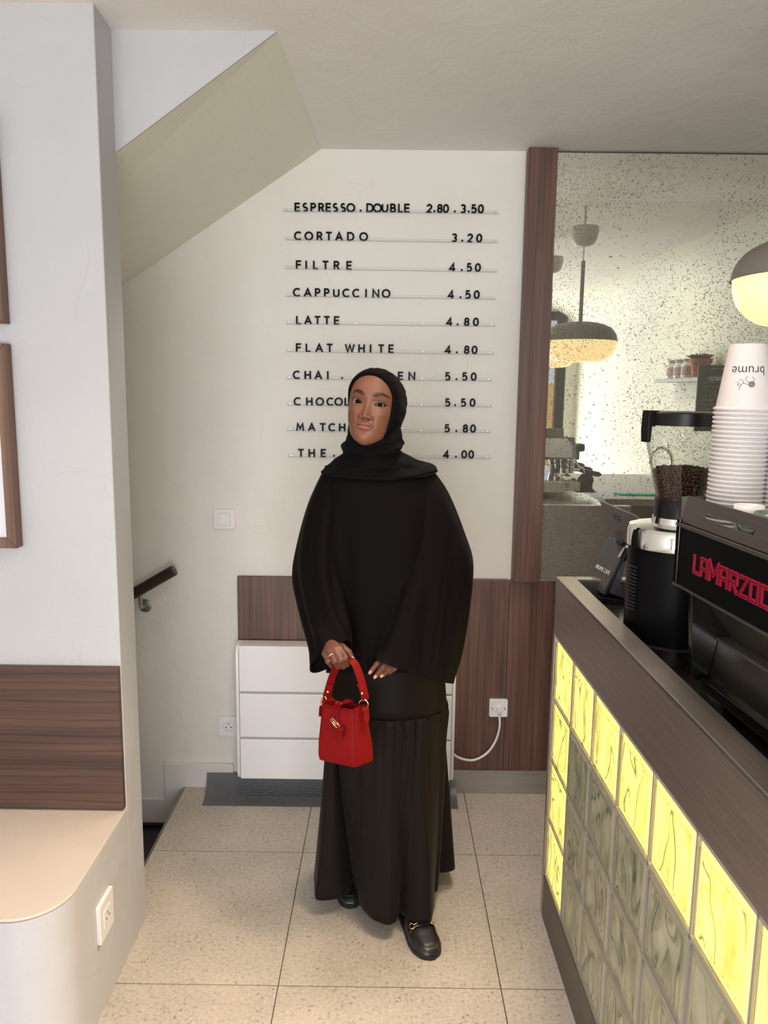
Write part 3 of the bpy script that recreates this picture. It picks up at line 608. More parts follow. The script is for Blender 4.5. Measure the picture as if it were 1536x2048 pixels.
# ================================================================ WALL FITTINGS
def rbox(x0, x1, z0, z1, r, y0, y1, n=5):
    pts = []
    for cx, cz, a0 in ((x1-r, z1-r, 0), (x0+r, z1-r, 90), (x0+r, z0+r, 180), (x1-r, z0+r, 270)):
        for k in range(n+1): a = math.radians(a0+90*k/n); pts.append((cx+r*math.cos(a), cz+r*math.sin(a)))
    return MB().prism(pts, y0, y1)
# light switch
c = at(449.5, 1037.5, YB)
sw = thing('light_switch', 'white square light switch on the plaster wall above the handrail end', 'light switch', (c[0], YB, c[2]))
obj('frame_plate', rbox(-0.041, 0.041, -0.038, 0.038, 0.006, -0.010, 0), 'white_plastic', sw, bevel=0.002)
obj('rocker', rbox(-0.0225, 0.0225, -0.0225, 0.0225, 0.002, -0.0135, -0.008), 'white_plastic', sw, bevel=0.001)
obj('shadow_gap', rbox(-0.0235, 0.0235, -0.0235, 0.0235, 0.002, -0.0103, -0.008), 'groove', sw)
def socket(c, label, rotz=0, hw=0.040, hh=0.040):
    s = thing('wall_socket', label, 'power socket', c, rotz)
    obj('frame_plate', rbox(-hw, hw, -hh, hh, 0.006, -0.009, 0), 'white_plastic', s, bevel=0.002)
    obj('socket_insert', rbox(-0.0235, 0.0235, -0.0225, 0.0225, 0.003, -0.0105, -0.006), 'white_plastic', s, bevel=0.0008)
    obj('socket_rim', MB().lathe([(0.0195, -0.0107), (0.0195, -0.0112), (0.0185, -0.0112), (0.0185, -0.0107)], n=28, axis='Y', cap=False), 'groove', s)
    obj('socket_holes', MB().lathe([(0.0028, -0.0105), (0.0028, -0.0109)], c=(-0.0095, 0, -0.003), n=10, axis='Y').lathe([(0.0028, -0.0105), (0.0028, -0.0109)], c=(0.0095, 0, -0.003), n=10, axis='Y').lathe([(0.0025, -0.0105), (0.0025, -0.0112)], c=(0, 0, 0.010), n=10, axis='Y'), 'gap', s)
    return s
c = at(458, 1451, YB); socket((c[0], YB, c[2]), 'white wall socket half hidden behind the left side of the radiator', hw=0.041)
c = atx(206, 1830, XP); c1 = atx(206, 1792, XP)
s = thing('wall_socket', 'white double-height socket on the warm-lit side of the bench', 'power socket', (XP, c[1], c[2]), math.pi/2)
hz = 0.043
a1 = atx(192, 1830, XP); a2 = atx(221, 1830, XP); hw_ = abs(a1[1]-a2[1])/2
obj('frame_plate', rbox(-hw_, hw_, -0.052, 0.052, 0.005, -0.011, 0), 'white_plastic', s, bevel=0.002)
obj('socket_insert', rbox(-0.024, 0.024, -0.024, 0.024, 0.003, -0.0125, -0.008), 'white_plastic', s, bevel=0.001)
obj('socket_holes', MB().lathe([(0.003, -0.0125), (0.003, -0.0129)], c=(-0.0095, 0, -0.003), n=10, axis='Y').lathe([(0.003, -0.0125), (0.003, -0.0129)], c=(0.0095, 0, -0.003), n=10, axis='Y').lathe([(0.0025, -0.0125), (0.0025, -0.0129)], c=(0, 0, 0.010), n=10, axis='Y'), 'gap', s)
# connection box on the walnut panel + cable
c = at(996, 1414, YB-0.022)
cb = thing('cable_outlet', 'white cable outlet plate on the walnut panel right of the radiator', 'cable outlet', (c[0], YB-0.022, c[2]))
obj('outlet_plate', rbox(-0.036, 0.036, -0.036, 0.036, 0.006, -0.014, 0), 'white_plastic', cb, bevel=0.002)
obj('cable_grommet', MB().lathe([(0.009, -0.03), (0.011, -0.012)], c=(0.004, -0.0, 0.0), n=14, axis='Y').lathe([(0.009, -0.036), (0.007, -0.012)], c=(0.004, -0.0, -0.0), n=14, axis='Z'), 'white_plastic', cb)
obj('screw', MB().lathe([(0.003, 0), (0.003, -0.0155)], c=(0.024, 0, 0.0), n=10, axis='Y'), 'satin_metal', cb)
obj('screw', MB().lathe([(0.003, 0), (0.003, -0.0155)], c=(-0.024, 0, 0.0), n=10, axis='Y'), 'satin_metal', cb)
pts = [at(x, y, Y) for x, y, Y in ((999, 1432, YB-.045), (999, 1455, YB-.045), (991, 1482, YB-.04), (974, 1506, YB-.04), (948, 1520, YB-.045), (922, 1517, YB-.06), (906, 1508, YB-.08))]
solo('power_cable', MB().tube(catmull(pts, 6), 0.0048, 10), 'white_plastic', 'white power cable curving from the outlet plate to the radiator', 'cable', smooth=True)
# handrail
a = at(349, 1140, YB-0.075); b_ = at(262, 1190, YB-0.075); d = (b_-a)/np.linalg.norm(b_-a)
hr = thing('handrail', 'dark wooden handrail stub coming out from behind the white pier', 'handrail', tuple(b_))
obj('rail', MB().tube([a, a+d*0.9], 0.021, 28), 'dark_wood', hr, world=True, bevel=0.003)
c1 = at(291, 1211, YB)
br = MB().lathe([(0.026, 0), (0.026, -0.003), (0.020, -0.0045), (0.008, -0.006)], c=tuple(c1), n=28, axis='Y')
q = at(281, 1187, YB-0.072)
br.tube(catmull([c1+[0, -0.008, 0], c1+[-0.006, -0.035, 0.004], (c1+q)/2+[0, -0.03, -0.006], q+[0, 0, -0.012], q], 5), 0.0075, 12)
br.tube([q+[-0.02, 0, -0.012], q+[0.012, 0, 0.006]], 0.009, 12, flat=1.2)
obj('bracket', br, 'satin_metal', hr, world=True, smooth='auto')
# radiator
Y0 = YB-0.105
TL = at(471.5, 1292, Y0); BR_ = at(905, 1563, Y0); x0, x1, z1, z0 = TL[0], BR_[0], TL[2], BR_[2]
rd = thing('radiator', 'white flat electric radiator with two grey grooves behind the woman', 'radiator', ((x0+x1)/2, YB-0.05, z0))
body = rbox(x0, x1, z0, z1, 0.012, Y0+0.012, YB-0.03)
obj('back_case', body, 'white_paint', rd, world=True, bevel=0.004)
zs = [z1, at(600, 1387, Y0)[2], at(600, 1478, Y0)[2], z0]
for i in range(3):
    zt_, zb_ = zs[i]-(0.0045 if i else 0), zs[i+1]+(0.0045 if i < 2 else 0)
    obj('front_panel', MB().box(x0+0.010, x1-0.010, Y0, Y0+0.014, zb_, zt_), 'white_paint', rd, world=True, bevel=0.003)
for i in (1, 2): obj('groove', MB().box(x0+0.012, x1-0.012, Y0+0.006, Y0+0.014, zs[i]-0.006, zs[i]+0.006), 'groove', rd, world=True)
for xa, xb in ((x0-0.003, x0+0.009), (x1-0.009, x1+0.003)):
    pr = [(Y0-0.002, z0+0.02), (Y0-0.002, z1-0.03), (Y0+0.008, z1-0.008), (Y0+0.02, z1), (YB-0.03, z1), (YB-0.03, z0), (Y0+0.012, z0)]
    obj('side_cap', MB().prism(pr, xa, xb, 'X'), 'white_paint', rd, world=True, bevel=0.003)
for xx in (x0+0.12, x1-0.12): obj('wall_bracket', MB().box(xx-0.02, xx+0.02, YB-0.035, YB-0.020, z0+0.05, z1-0.05), 'white_paint', rd, world=True)
# grey vinyl mat leaning up against the skirting
m0 = atz(404, 1611, 0.0); m1 = at(421, 1546, YB-0.02); m2 = atz(914, 1614, 0.0)
mt = thing('floor_mat', 'dark grey herringbone vinyl mat bent up against the skirting below the radiator', 'mat', (0, 2.85, 0))
prof = [(m0[1], 0.002), (YB-0.085, 0.006), (YB-0.045, 0.03), (YB-0.020, m1[2])]
prof = [tuple(p) for p in catmull([(a_, b2) for a_, b2 in prof], 5)]
xa, xb = m0[0], m2[0]+0.004
rings = [[(xa+(m1[0]-m0[0]-0.015)*i/len(prof), p[0], p[1]+0.0), (xb, p[0], p[1]), (xb, p[0]+0.0015, p[1]-0.002), (xa+(m1[0]-m0[0]-0.015)*i/len(prof), p[0]+.0015, p[1]-0.002)] for i, p in enumerate(prof)]
obj('vinyl_sheet', MB().loft(rings), 'vinyl', mt, world=True)
hb = MB(); nx = int((xb-xa)/0.022); L0 = 0.06
for i in range(nx-2):   # raised zigzag ribs on the upturned half
    for r in range(9):
        u0 = xa+0.03+i*0.022; t0 = (0.30+0.075*r); t1 = t0+0.05*(1 if i % 2 else -1)
        def pp(u, t):
            t = max(0.02, min(0.98, t)); k = t*(len(prof)-1); j = int(k); f = k-j; j2 = min(j+1, len(prof)-1)
            return (u, prof[j][0]*(1-f)+prof[j2][0]*f-0.0012, prof[j][1]*(1-f)+prof[j2][1]*f+0.0012)
        a_ = pp(u0, t0 if i % 2 else t0+0.05); b2 = pp(u0+0.022, t0+0.05 if i % 2 else t0)
        hb.tube([a_, b2], 0.0011, 3, cap=False)
zz = obj('embossed_ribs', hb, 'vinyl_line', mt, world=True); zz['kind'] = 'stuff'
# bench back panel
PY = 2.013
q1 = at(243, 1337, PY-0.02); q2 = at(254, 1621, PY-0.02)
solo('bench_back_panel', MB().box(-2.4, XP-0.002, PY-0.018, PY, q2[2]+0.001, q1[2]), 'walnut_h', 'walnut board with horizontal grain fixed to the pier above the bench', 'wall panel', bevel=0.002)
# two picture frames
def frame(xr, zb, zt, wd, label):
    t = thing('picture_frame', label, 'picture frame', (xr-0.2, PY, zb))
    x0 = xr-0.45; y0 = PY-0.035
    obj('frame_side', MB().prism([(xr-wd, zb+wd), (xr, zb), (xr, zt), (xr-wd, zt-wd)], y0, PY), 'walnut_frame', t, world=True, bevel=0.0015)
    obj('frame_side', MB().prism([(x0, zb), (x0+wd, zb+wd), (x0+wd, zt-wd), (x0, zt)], y0, PY), 'walnut_frame', t, world=True, bevel=0.0015)
    obj('frame_bottom', MB().prism([(x0, zb), (xr, zb), (xr-wd, zb+wd), (x0+wd, zb+wd)], y0, PY), 'walnut_frame', t, world=True, bevel=0.0015)
    obj('frame_top', MB().prism([(x0, zt), (x0+wd, zt-wd), (xr-wd, zt-wd), (xr, zt)], y0, PY), 'walnut_frame', t, world=True, bevel=0.0015)
    obj('art_print', MB().box(x0+wd-.002, xr-wd+.002, PY-0.020, PY-0.012, zb+wd-.002, zt-wd+.002), 'print_white', t, world=True)
f1 = at(34, 1097, PY-0.035); f2 = at(13, 687, PY-0.035)
frame(f1[0], f1[2], f2[2], 0.026, 'walnut picture frame with pale print, lower one at the left edge')
f3 = at(7, 646, PY-0.035); frame(f3[0], f3[2], f3[2]+0.50, 0.026, 'walnut picture frame cut off above the lower frame at the left edge')
# ================================================================ BAR COUNTER
CO = (0.490, 2.195, 0.0); CR = 0.014
ct = thing('bar_counter', 'steel bar counter with backlit glass blocks along its front', 'counter', CO, CR)
LC = 2.62; ZT = 1.056; ZB0 = 0.8865; ZR = 1.002
obj('fascia', MB().box(0.0, 0.02, -LC, 0, ZB0+0.004, ZT), 'steel_fascia', ct, bevel=0.002)
obj('top_rim', MB().box(0.0, 0.052, -LC, 0, ZT-0.006, ZT+0.003), 'steel', ct, bevel=0.002)
obj('top_rim', MB().box(0.052, 0.66, -0.035, 0, ZT-0.006, ZT+0.003), 'steel', ct, bevel=0.002)
obj('rim_inner_side', MB().box(0.05, 0.054, -LC, -0.036, ZR-0.01, ZT-0.006).box(0.054, 0.66, -0.038, -0.033, ZR-0.01, ZT-0.006), 'steel_dark', ct)
obj('end_panel', MB().box(0.0, 0.66, -0.008, 0.0, 0.0, ZT-0.006), M['counter_grey'], ct, bevel=0.001)
obj('corner_post', MB().box(-0.001, 0.012, -0.022, 0.001, 0.0, ZB0+0.004), 'steel', ct, bevel=0.001)
obj('worktop', MB().box(0.054, 0.66, -LC, -0.036, ZR-0.03, ZR), brushed('worktop_steel', (0.30, 0.29, 0.28), 0.22), ct)
obj('kick_plate', MB().box(-0.001, 0.018, -LC, -0.023, 0.0, 0.137), 'steel_dark', ct, bevel=0.001)
obj('core', MB().box(0.13, 0.62, -LC, -0.01, 0.0, ZR-0.035), 'brown_panel', ct)
PW = 0.2015; tops = [0.8865-0.1868*k for k in range(5)]
ncol = 12
jb = MB()
for k in range(5): jb.box(0.002, 0.009, -LC, -0.022, tops[k]-0.0045, tops[k]+0.0025)
for c in range(ncol+1): 
    y = -0.024-PW*c; jb.box(0.002, 0.009, y-0.0035, y+0.0035, 0.13, 0.89)
obj('joint_grid', jb, 'mortar', ct)
# cast front face of a block: raised rim, stepped bevel, wavy centre
def block_mesh(seed):
    rnd = np.random.RandomState(seed); n = 26; hw, hh = PW/2-0.0045, 0.1868/2-0.0045
    us = np.linspace(-1, 1, n+1); V = []; Fc = []
    ph = rnd.uniform(0, 6, 4)
    for j, v in enumerate(us):
        for i, u in enumerate(us):
            e = max(abs(u), abs(v))
            d = -0.004*min(1, (1-e)/0.05) if e > 0.95 else -0.004
            if e < 0.86: d += 0.003*min(1, (0.86-e)/0.06)
            if e < 0.80:
                s = min(1, (0.80-e)/0.15)
                d += s*0.0035*math.sin(5*u+2.2*math.sin(2.0*v+ph[0])+ph[1])*math.cos(1.6*v+ph[2]*1.0)
            V.append((d+0.001 if e > .99 else d, u*hw, v*hh))
    for j in range(n):
        for i in range(n):
            a = j*(n+1)+i; Fc.append((a, a+n+1, a+n+2, a+1))
    return V, Fc
bms = []
for s in range(4):
    mb = MB(); V, Fc = block_mesh(s+3); mb.add(V, Fc)
    o = obj('glass_block', mb, 'block', smooth=True)
    if o.data.polygons[0].normal.x > 0: o.data.flip_normals()
    bms.append(o.data); bpy.data.objects.remove(o)
# light boxes: lit diffusers behind the top row and the end column, plain cream backing elsewhere
led = MB(); bk = MB()
for r in range(4):
    zc_ = (tops[r]+tops[r+1])/2
    for c in range(ncol):
        y1 = -0.024-PW*c-0.005; y0 = y1-PW+0.010
        (led if (r == 0 or c == 0) else bk).box(0.0095, 0.014, y0-0.003, y1+0.003, tops[r+1]+0.002, tops[r]-0.003)
        g_ = bpy.data.objects.new('glass_block', bms[random.randrange(4)]); link(g_); g_.parent = ct
        g_.location = (0.004, (y0+y1)/2, zc_-0.001)
obj('led_panel', led, 'led', ct); obj('backing_panel', bk, 'backing', ct)
# ================================================================ GRINDER
gc = np.array([0.676, 1.775, ZR]); 
def zy(y, Y, x=1350): return at(x, y, Y)[2]
gx, gy = 0.672, 1.775
gr = thing('coffee_grinder', 'black coffee grinder with clear bean hopper and chrome collar on the counter', 'coffee grinder', (gx, gy, ZR))
zc1 = zy(1050, gy)-ZR; zc0 = zy(1092, gy-0.11)-ZR-0.0; rb = 0.112
zcol = zc1
obj('body', MB().lathe([(rb-0.004, 0), (rb-0.004, 0.03), (rb-0.004, zcol-0.045)], n=64), 'black_matte', gr, smooth='auto')
obj('base_plate', MB().lathe([(rb+0.006, 0), (rb+0.006, 0.016), (rb, 0.02)], n=48), 'black_plastic', gr, smooth='auto')
obj('collar', MB().lathe([(rb, zcol-0.047), (rb+0.001, zcol-0.04), (rb, zcol-0.008), (rb-0.004, zcol-0.001), (rb-0.03, zcol+0.004), (0.06, zcol+0.006), (0.058, zcol+0.02)], n=64), 'chrome', gr, smooth='auto')
zh0 = zcol+0.020
obj('hopper_neck', MB().lathe([(0.052, zh0-0.004), (0.056, zh0), (0.056, zh0+0.040), (0.053, zh0+0.045)], n=48), 'black_plastic', gr, smooth='auto')
zl0 = zy(852, gy)-ZR; zl1 = zy(826, gy)-ZR; zn = zh0+0.042
hp = [(0.052, zn), (0.0565, zn+0.02), (0.064, zn+(zl0-zn)*0.30), (0.0735, zn+(zl0-zn)*0.55), (0.082, zn+(zl0-zn)*0.78), (0.086, zl0-0.004)]
hpc = [tuple(p) for p in catmull(hp, 5)]
obj('hopper', MB().lathe(hpc+[(0.0885, zl0), (0.0885, zl0+0.008)]+[(r-0.003, z) for r, z in hpc[::-1]], n=64, cap=False), 'hopper_glass', gr, smooth=True)
obj('lid', MB().lathe([(0.085, zl0+0.002), (0.092, zl0+0.003), (0.093, zl1), (0.090, zl1+0.003), (0.0, zl1+0.004)], n=64, cap=False), 'black_plastic', gr, smooth='auto')
hd = MB().prism([(-0.106, zl1+0.006), (-0.080, zl1+0.006), (-0.088, zl0+0.0), (-0.0965, zl0-0.0), (-0.0985, zl0-0.035), (-0.1055, zl0-0.035), (-0.108, zl0-0.01)], -0.013, 0.013)
obj('lid_clip', hd, 'black_plastic', gr, bevel=0.0015, rot=(0, 0, math.radians(18)))
vt = MB()
for k in range(13):
    z = zcol-0.095-k*0.0082; a0, a1 = math.radians(183), math.radians(202)
    rr = rb-0.0035
    ring = [[(r_*math.cos(a0+(a1-a0)*j/6), r_*math.sin(a0+(a1-a0)*j/6), zz_) for j in range(7)] for r_, zz_ in ((rr, z), (rr+0.0035, z), (rr+0.0035, z+0.004), (rr, z+0.004))]
    vt.loft([list(x) for x in zip(*ring)], cap=True)
obj('vent_slats', vt, simple('vent_grey', (0.022, 0.022, 0.024), 0.4), gr)
obj('spout', MB().tube([(0.0, -rb+0.02, 0.2), (0.0, -rb-0.05, 0.2), (0.0, -rb-0.05, 0.16)], [0.02, 0.02, 0.014], 14), 'black_plastic', gr)
# roasted beans inside the hopper
def bean_mesh():
    mb = MB(); mb.sphere((0, 0, 0), 0.0053, 10, 6, (1.0, 0.72, 0.55)); return mb
ztop = zn+(zl0-zn)*0.385
def hr_(z):
    for i in range(len(hpc)-1):
        if hpc[i][1] <= z <= hpc[i+1][1]:
            f = (z-hpc[i][1])/(hpc[i+1][1]-hpc[i][1]); return hpc[i][0]*(1-f)+hpc[i+1][0]*f
    return 0.052
beans = MB(); crs = MB(); proto = bean_mesh(); pv = np.array(proto.v)
rnd = np.random.RandomState(5)
def rotm(r):
    q = r.normal(size=4); q /= np.linalg.norm(q); a, b, c, d = q
    return np.array([[1-2*(c*c+d*d), 2*(b*c-a*d), 2*(b*d+a*c)], [2*(b*c+a*d), 1-2*(b*b+d*d), 2*(c*d-a*b)], [2*(b*d-a*c), 2*(c*d+a*b), 1-2*(b*b+c*c)]])
z = zn+0.004; lay = 0
while z < ztop+0.002:
    R0 = hr_(z)-0.0065
    for ring in range(3):
        rr = R0-ring*0.0068
        nb = int(2*math.pi*rr/0.0090)
        for k in range(nb):
            a = 2*math.pi*(k+0.5*(lay % 2)+rnd.uniform(-.2, .2))/nb
            if ring == 0 and False: continue
            Rm = rotm(rnd); c0 = np.array([rr*math.cos(a), rr*math.sin(a), z+rnd.uniform(-.0012, .0012)+(0.002*ring if z > ztop-0.004 else 0)])
            s_ = rnd.uniform(0.9, 1.12); beans.add(pv@Rm.T*s_+c0, proto.f)
    z += 0.0064; lay += 1
core = MB().lathe([(hr_(zn+0.003)-0.012, zn+0.003), (hr_(ztop)-0.012, ztop-0.003)], n=32)
for k in range(260):
    rr = (hr_(ztop)-0.012)*math.sqrt(rnd.uniform(0, 1)); a = rnd.uniform(0, 6.28)
    beans.add(pv@rotm(rnd).T*rnd.uniform(.9, 1.1)+np.array([rr*math.cos(a), rr*math.sin(a), ztop+0.001+rnd.uniform(0, .004)+0.004*(1-rr/.07)]), proto.f)
beans.add(core.v, core.f)
bo = solo('coffee_beans', beans, 'bean', 'roasted coffee beans heaped in the clear grinder hopper', 'coffee beans', loc=(0, 0, 0), smooth=True)
bo.location = (gx, gy, ZR); bo['kind'] = 'stuff'
# ================================================================ CUSTOMER TABLET AND STAND
def slab(quad, th, side=1):
    q = [np.array(p, float) for p in quad]; nrm = np.cross(q[1]-q[0], q[3]-q[0]); nrm /= np.linalg.norm(nrm)
    return MB().add([*q, *[p+nrm*th*side for p in q]], [(0, 1, 2, 3), (7, 6, 5, 4), (0, 4, 5, 1), (1, 5, 6, 2), (2, 6, 7, 3), (3, 7, 4, 0)]), nrm
BL = atz(1171, 1166, 1.03); BR2 = atz(1205, 1188, 1.03)
TLp = at(1217, 1073, BL[1]+0.01); TRp = at(1257, 1086, BR2[1]+0.01)
ps = thing('payment_stand', 'dark grey leaning card terminal stand lettered on its face, beside the grinder', 'card terminal', (float(BL[0]), float(BR2[1]), ZR))
sl, nv = slab([BL, BR2, TRp, TLp], 0.010, -1)
if nv[0] > 0: nv = -nv
obj('display_plate', sl, 'grey_plastic', ps, world=True, bevel=0.002)
# foot and arched support
b0, b1 = BL+[-0.012, 0.004, -0.0], BR2+[-0.012, -0.004, -0.0]
ft = MB().add([(b0[0], b0[1], ZR), (b1[0], b1[1], ZR), (b1[0]+0.10, b1[1], ZR), (b0[0]+0.10, b0[1], ZR), (b0[0], b0[1], ZR+0.02), (b1[0], b1[1], ZR+0.02), (b1[0]+0.10, b1[1], ZR+0.008), (b0[0]+0.10, b0[1], ZR+0.008)], [(0, 3, 2, 1), (4, 5, 6, 7), (0, 1, 5, 4), (1, 2, 6, 5), (2, 3, 7, 6), (3, 0, 4, 7)])
obj('foot', ft, 'black_plastic', ps, world=True, bevel=0.002)
th = (TRp-BR2); 
arch = catmull([BR2+th*0.10+[0.012, 0, -0.01], BR2+th*0.38+[0.012, 0, 0], BR2+th*0.68+[0.010, 0, 0.0]], 6)
inner = catmull([BR2+[0.085, 0, -0.022], BR2+[0.050, 0, 0.010], BR2+[0.052, 0, 0.05], BR2+th*0.68+[0.016, 0, -0.002]], 4)
rings = []
for k in range(7):
    f = k/6; a_ = arch[int(f*(len(arch)-1))]; i_ = inner[int(f*(len(inner)-1))]
    rings.append([a_, i_, i_+np.array([0, 0.05, 0]), a_+np.array([0, 0.05, 0])])
obj('arched_support', MB().loft(rings), 'grey_blue_plastic', ps, world=True)
def text_mesh(name, s, size, mat, parent, M4, ext=0.0004, tk=1.0, bold=0.0):
    cu = bpy.data.curves.new(name, 'FONT'); cu.body = s; cu.size = size; cu.extrude = ext; cu.space_character = tk; cu.align_x = 'CENTER'; cu.align_y = 'CENTER'; cu.offset = bold
    cu.resolution_u = 3
    o = bpy.data.objects.new(name, cu); link(o); bpy.context.view_layer.update()
    me = bpy.data.meshes.new_from_object(o.evaluated_get(bpy.context.evaluated_depsgraph_get())); bpy.data.objects.remove(o)
    me.transform(M4); me.materials.clear(); me.materials.append(M[mat]); me.name = name
    o = bpy.data.objects.new(name, me); link(o)
    if parent is not None: o.parent = parent
    return o
def frame4(origin, xa, ya):
    xa = np.array(xa)/np.linalg.norm(xa); ya = np.array(ya)-xa*np.dot(xa, ya); ya /= np.linalg.norm(ya); za = np.cross(xa, ya)
    return Matrix(((xa[0], ya[0], za[0], origin[0]), (xa[1], ya[1], za[1], origin[1]), (xa[2], ya[2], za[2], origin[2]), (0, 0, 0, 1)))
mid = (BL+BR2)/2*0.62+(TLp+TRp)/2*0.38+nv*0.0015-np.array(ps.location)
text_mesh('lettering', 'BRUME CAFE', 0.017, 'chalk', ps, frame4(mid, BR2-BL, TLp-BL))
# sticker and card clip
k0 = (BR2*0.12+TRp*0.88)+nv*0.002
kp = [k0+(BL-BR2)*0.0+np.array(v_) for v_ in ()]
ux = (BR2-BL)/np.linalg.norm(BR2-BL); uz = (TLp-BL)/np.linalg.norm(TLp-BL)
def leaf_pts(pts, o, s): return [o+ux*a*s+uz*b*s for a, b in pts]
stk = [(-.55, -.9), (-.2, -.6), (0.1, -.95), (.35, -.4), (.5, .2), (.62, .75), (.3, 1.0), (-.05, .8), (-.4, .35), (-.6, -.2)]
P_ = leaf_pts(stk, k0-uz*0.010, 0.022); mbs = MB().add(P_+[p+nv*0.002 for p in P_], [tuple(range(10)), tuple(range(19, 9, -1))]+[(i, i+10, (i+1) % 10+10, (i+1) % 10) for i in range(10)])
obj('sticker', mbs, simple('pink_white_sticker', (0.72, 0.62, 0.62), 0.5), ps, world=True)
obj('card_clip', MB().tube([k0+ux*0.018-uz*0.030, k0+ux*0.020+uz*0.004], 0.010, 8, flat=0.6), 'black_plastic', ps, world=True)
T1 = at(1198, 1001, 2.05); T2 = at(1281, 1043, 1.90); T3 = at(1256, 1084, 1.905); T4 = at(1226, 1070, 2.0)
T2a = at(1268, 1031, 1.91)
tb = thing('tablet', 'grey tablet with a square outline emblem, tilted on top of the terminal stand', 'tablet', tuple(T4))
q = [T1, T2a, T2, T3, T4]; nb_ = np.cross(T2a-T1, T4-T1); nb_ /= np.linalg.norm(nb_)
if nb_[0] > 0: nb_ = -nb_
n5 = len(q); Vt = q+[p-nb_*0.008 for p in q]
obj('tablet_back', MB().add(Vt, [tuple(range(n5)), tuple(range(2*n5-1, n5-1, -1))]+[(i, i+n5, (i+1) % n5+n5, (i+1) % n5) for i in range(n5)]), simple('tablet_grey', (0.072, 0.064, 0.061), 0.45), tb, world=True, bevel=0.0015)
xa_ = (T2-T1)/np.linalg.norm(T2-T1); ya_ = (T1-T4)/np.linalg.norm(T1-T4)
ec = at(1237, 1043, 1.97); ec = ec-nb_*np.dot(ec-T1, nb_)+nb_*0.0006
lg = MB()
def ringsq(s1, s2):
    for a, b, c, d in ((-s1, s1, s1, s2), (-s1, s1, -s2, -s1), (-s1, -s2, -s2, s2), (s2, s1, -s2, s2)):
        lg.add([ec+xa_*x*1.0+ya_*y*1.25+nb_*h for h in (0, .0006) for x, y in ((a, c), (b, c), (b, d), (a, d))], [(0, 1, 2, 3), (7, 6, 5, 4), (0, 4, 5, 1), (1, 5, 6, 2), (2, 6, 7, 3), (3, 7, 4, 0)])
ringsq(0.014, 0.011); ringsq(0.005, 0.002)
obj('emblem', lg, 'gap', tb, world=True)
obj('hinge', MB().tube([(T4+T3)/2+[0, 0.0, 0.004], (TLp+TRp)/2+[0.006, 0, -0.004]], 0.012, 10), 'black_plastic', tb, world=True)
# ================================================================ ESPRESSO MACHINE
MO = at(1347, 1165, 1.47); MR = math.radians(4.4)
mzt = at(1349, 1044, 1.47)[2]; mzb = MO[2]
em = thing('espresso_machine', 'long black and steel espresso machine with red lettering on the counter', 'espresso machine', (float(MO[0]), 1.47, ZR), MR)
ML = 0.98; a0 = mzb-ZR; a1 = mzt-ZR; MD = 0.50
print('machine', MO, mzt, a0, a1)
obj('back_panel', MB().box(0.0, 0.03, -ML, -0.012, a0, a1-0.004), 'black_matte', em, bevel=0.002)
obj('panel_edge', MB().box(-0.003, 0.004, -ML, 0, a1-0.006, a1).box(-0.003, 0.003, -ML, 0, a0-0.002, a0+0.002), 'steel_dark', em)
for y in (0.0, -ML-0.014):
    obj('side_cheek', MB().prism([(-0.002, a0-0.004), (-0.002, a1+0.008), (0.03, a1+0.008), (MD-0.02, a1), (MD, a1-0.10), (MD, a0), (0.26, a0-0.01), (0.24, 0.02), (0.075, 0.02), (0.045, 0.03), (0.03, a0-0.01)], y-0.012, y+0.002), 'black_gloss', em, bevel=0.002)
# recessed lower back: sloping steel plates and ledge
z_m = 0.115
rec = MB().add([(0.035, -ML, a0), (0.035, -0.014, a0), (0.115, -0.014, z_m), (0.115, -ML, z_m), (0.15, -ML, a0), (0.15, -.014, a0), (0.15, -.014, z_m), (0.15, -ML, z_m)], [(0, 1, 2, 3), (4, 7, 6, 5), (0, 4, 5, 1), (3, 2, 6, 7), (0, 3, 7, 4), (1, 5, 6, 2)])
M['mirror_black'] = simple('polished_black_steel', (0.33, 0.30, 0.275), 0.3, 1.0)
obj('upper_recess_plate', rec, 'mirror_black', em)
obj('ledge', MB().box(0.085, 0.30, -ML, -0.014, z_m-0.006, z_m), 'steel', em)
obj('lower_back_plate', MB().add([(0.078, -ML, 0.03), (0.078, -.014, 0.03), (0.092, -.014, z_m-0.006), (0.092, -ML, z_m-0.006), (0.3, -ML, 0.03), (0.3, -.014, 0.03), (0.3, -.014, z_m-0.006), (0.3, -ML, z_m-0.006)], [(0, 1, 2, 3), (4, 7, 6, 5), (0, 4, 5, 1), (3, 2, 6, 7), (0, 3, 7, 4), (1, 5, 6, 2)]), 'mirror_black', em)
obj('base_rail', MB().box(0.058, 0.40, -ML, -0.02, 0.012, 0.034), 'black_gloss', em, bevel=0.003)
for y in (-0.08, -ML+0.08):
    for x in (0.10, 0.36): obj('foot', MB().lathe([(0.022, 0), (0.018, 0.014)], c=(x, y, 0), n=20), 'black_plastic', em)
obj('body', MB().prism([(0.03, a0+0.01), (0.03, a1-0.01), (MD-0.06, a1-0.01), (MD-0.005, a1-0.05), (MD-0.005, a0+0.0), (0.15, a0)], -ML+0.004, -0.004), 'steel', em)
obj('side_cover', MB().prism([(0.10, a0+0.006), (0.10, a1-0.006), (MD-0.06, a1-0.006), (MD-0.03, a1-0.05), (MD-0.03, a0+0.006)], 0.002, 0.006), 'steel', em)
obj('drip_tray', MB().box(0.12, MD+0.03, -ML+0.03, -0.03, 0.035, 0.085), 'steel', em, bevel=0.003)
obj('drip_tray_grille', MB().box(0.30, MD+0.02, -ML+0.04, -0.04, 0.085, 0.092), 'chrome', em)
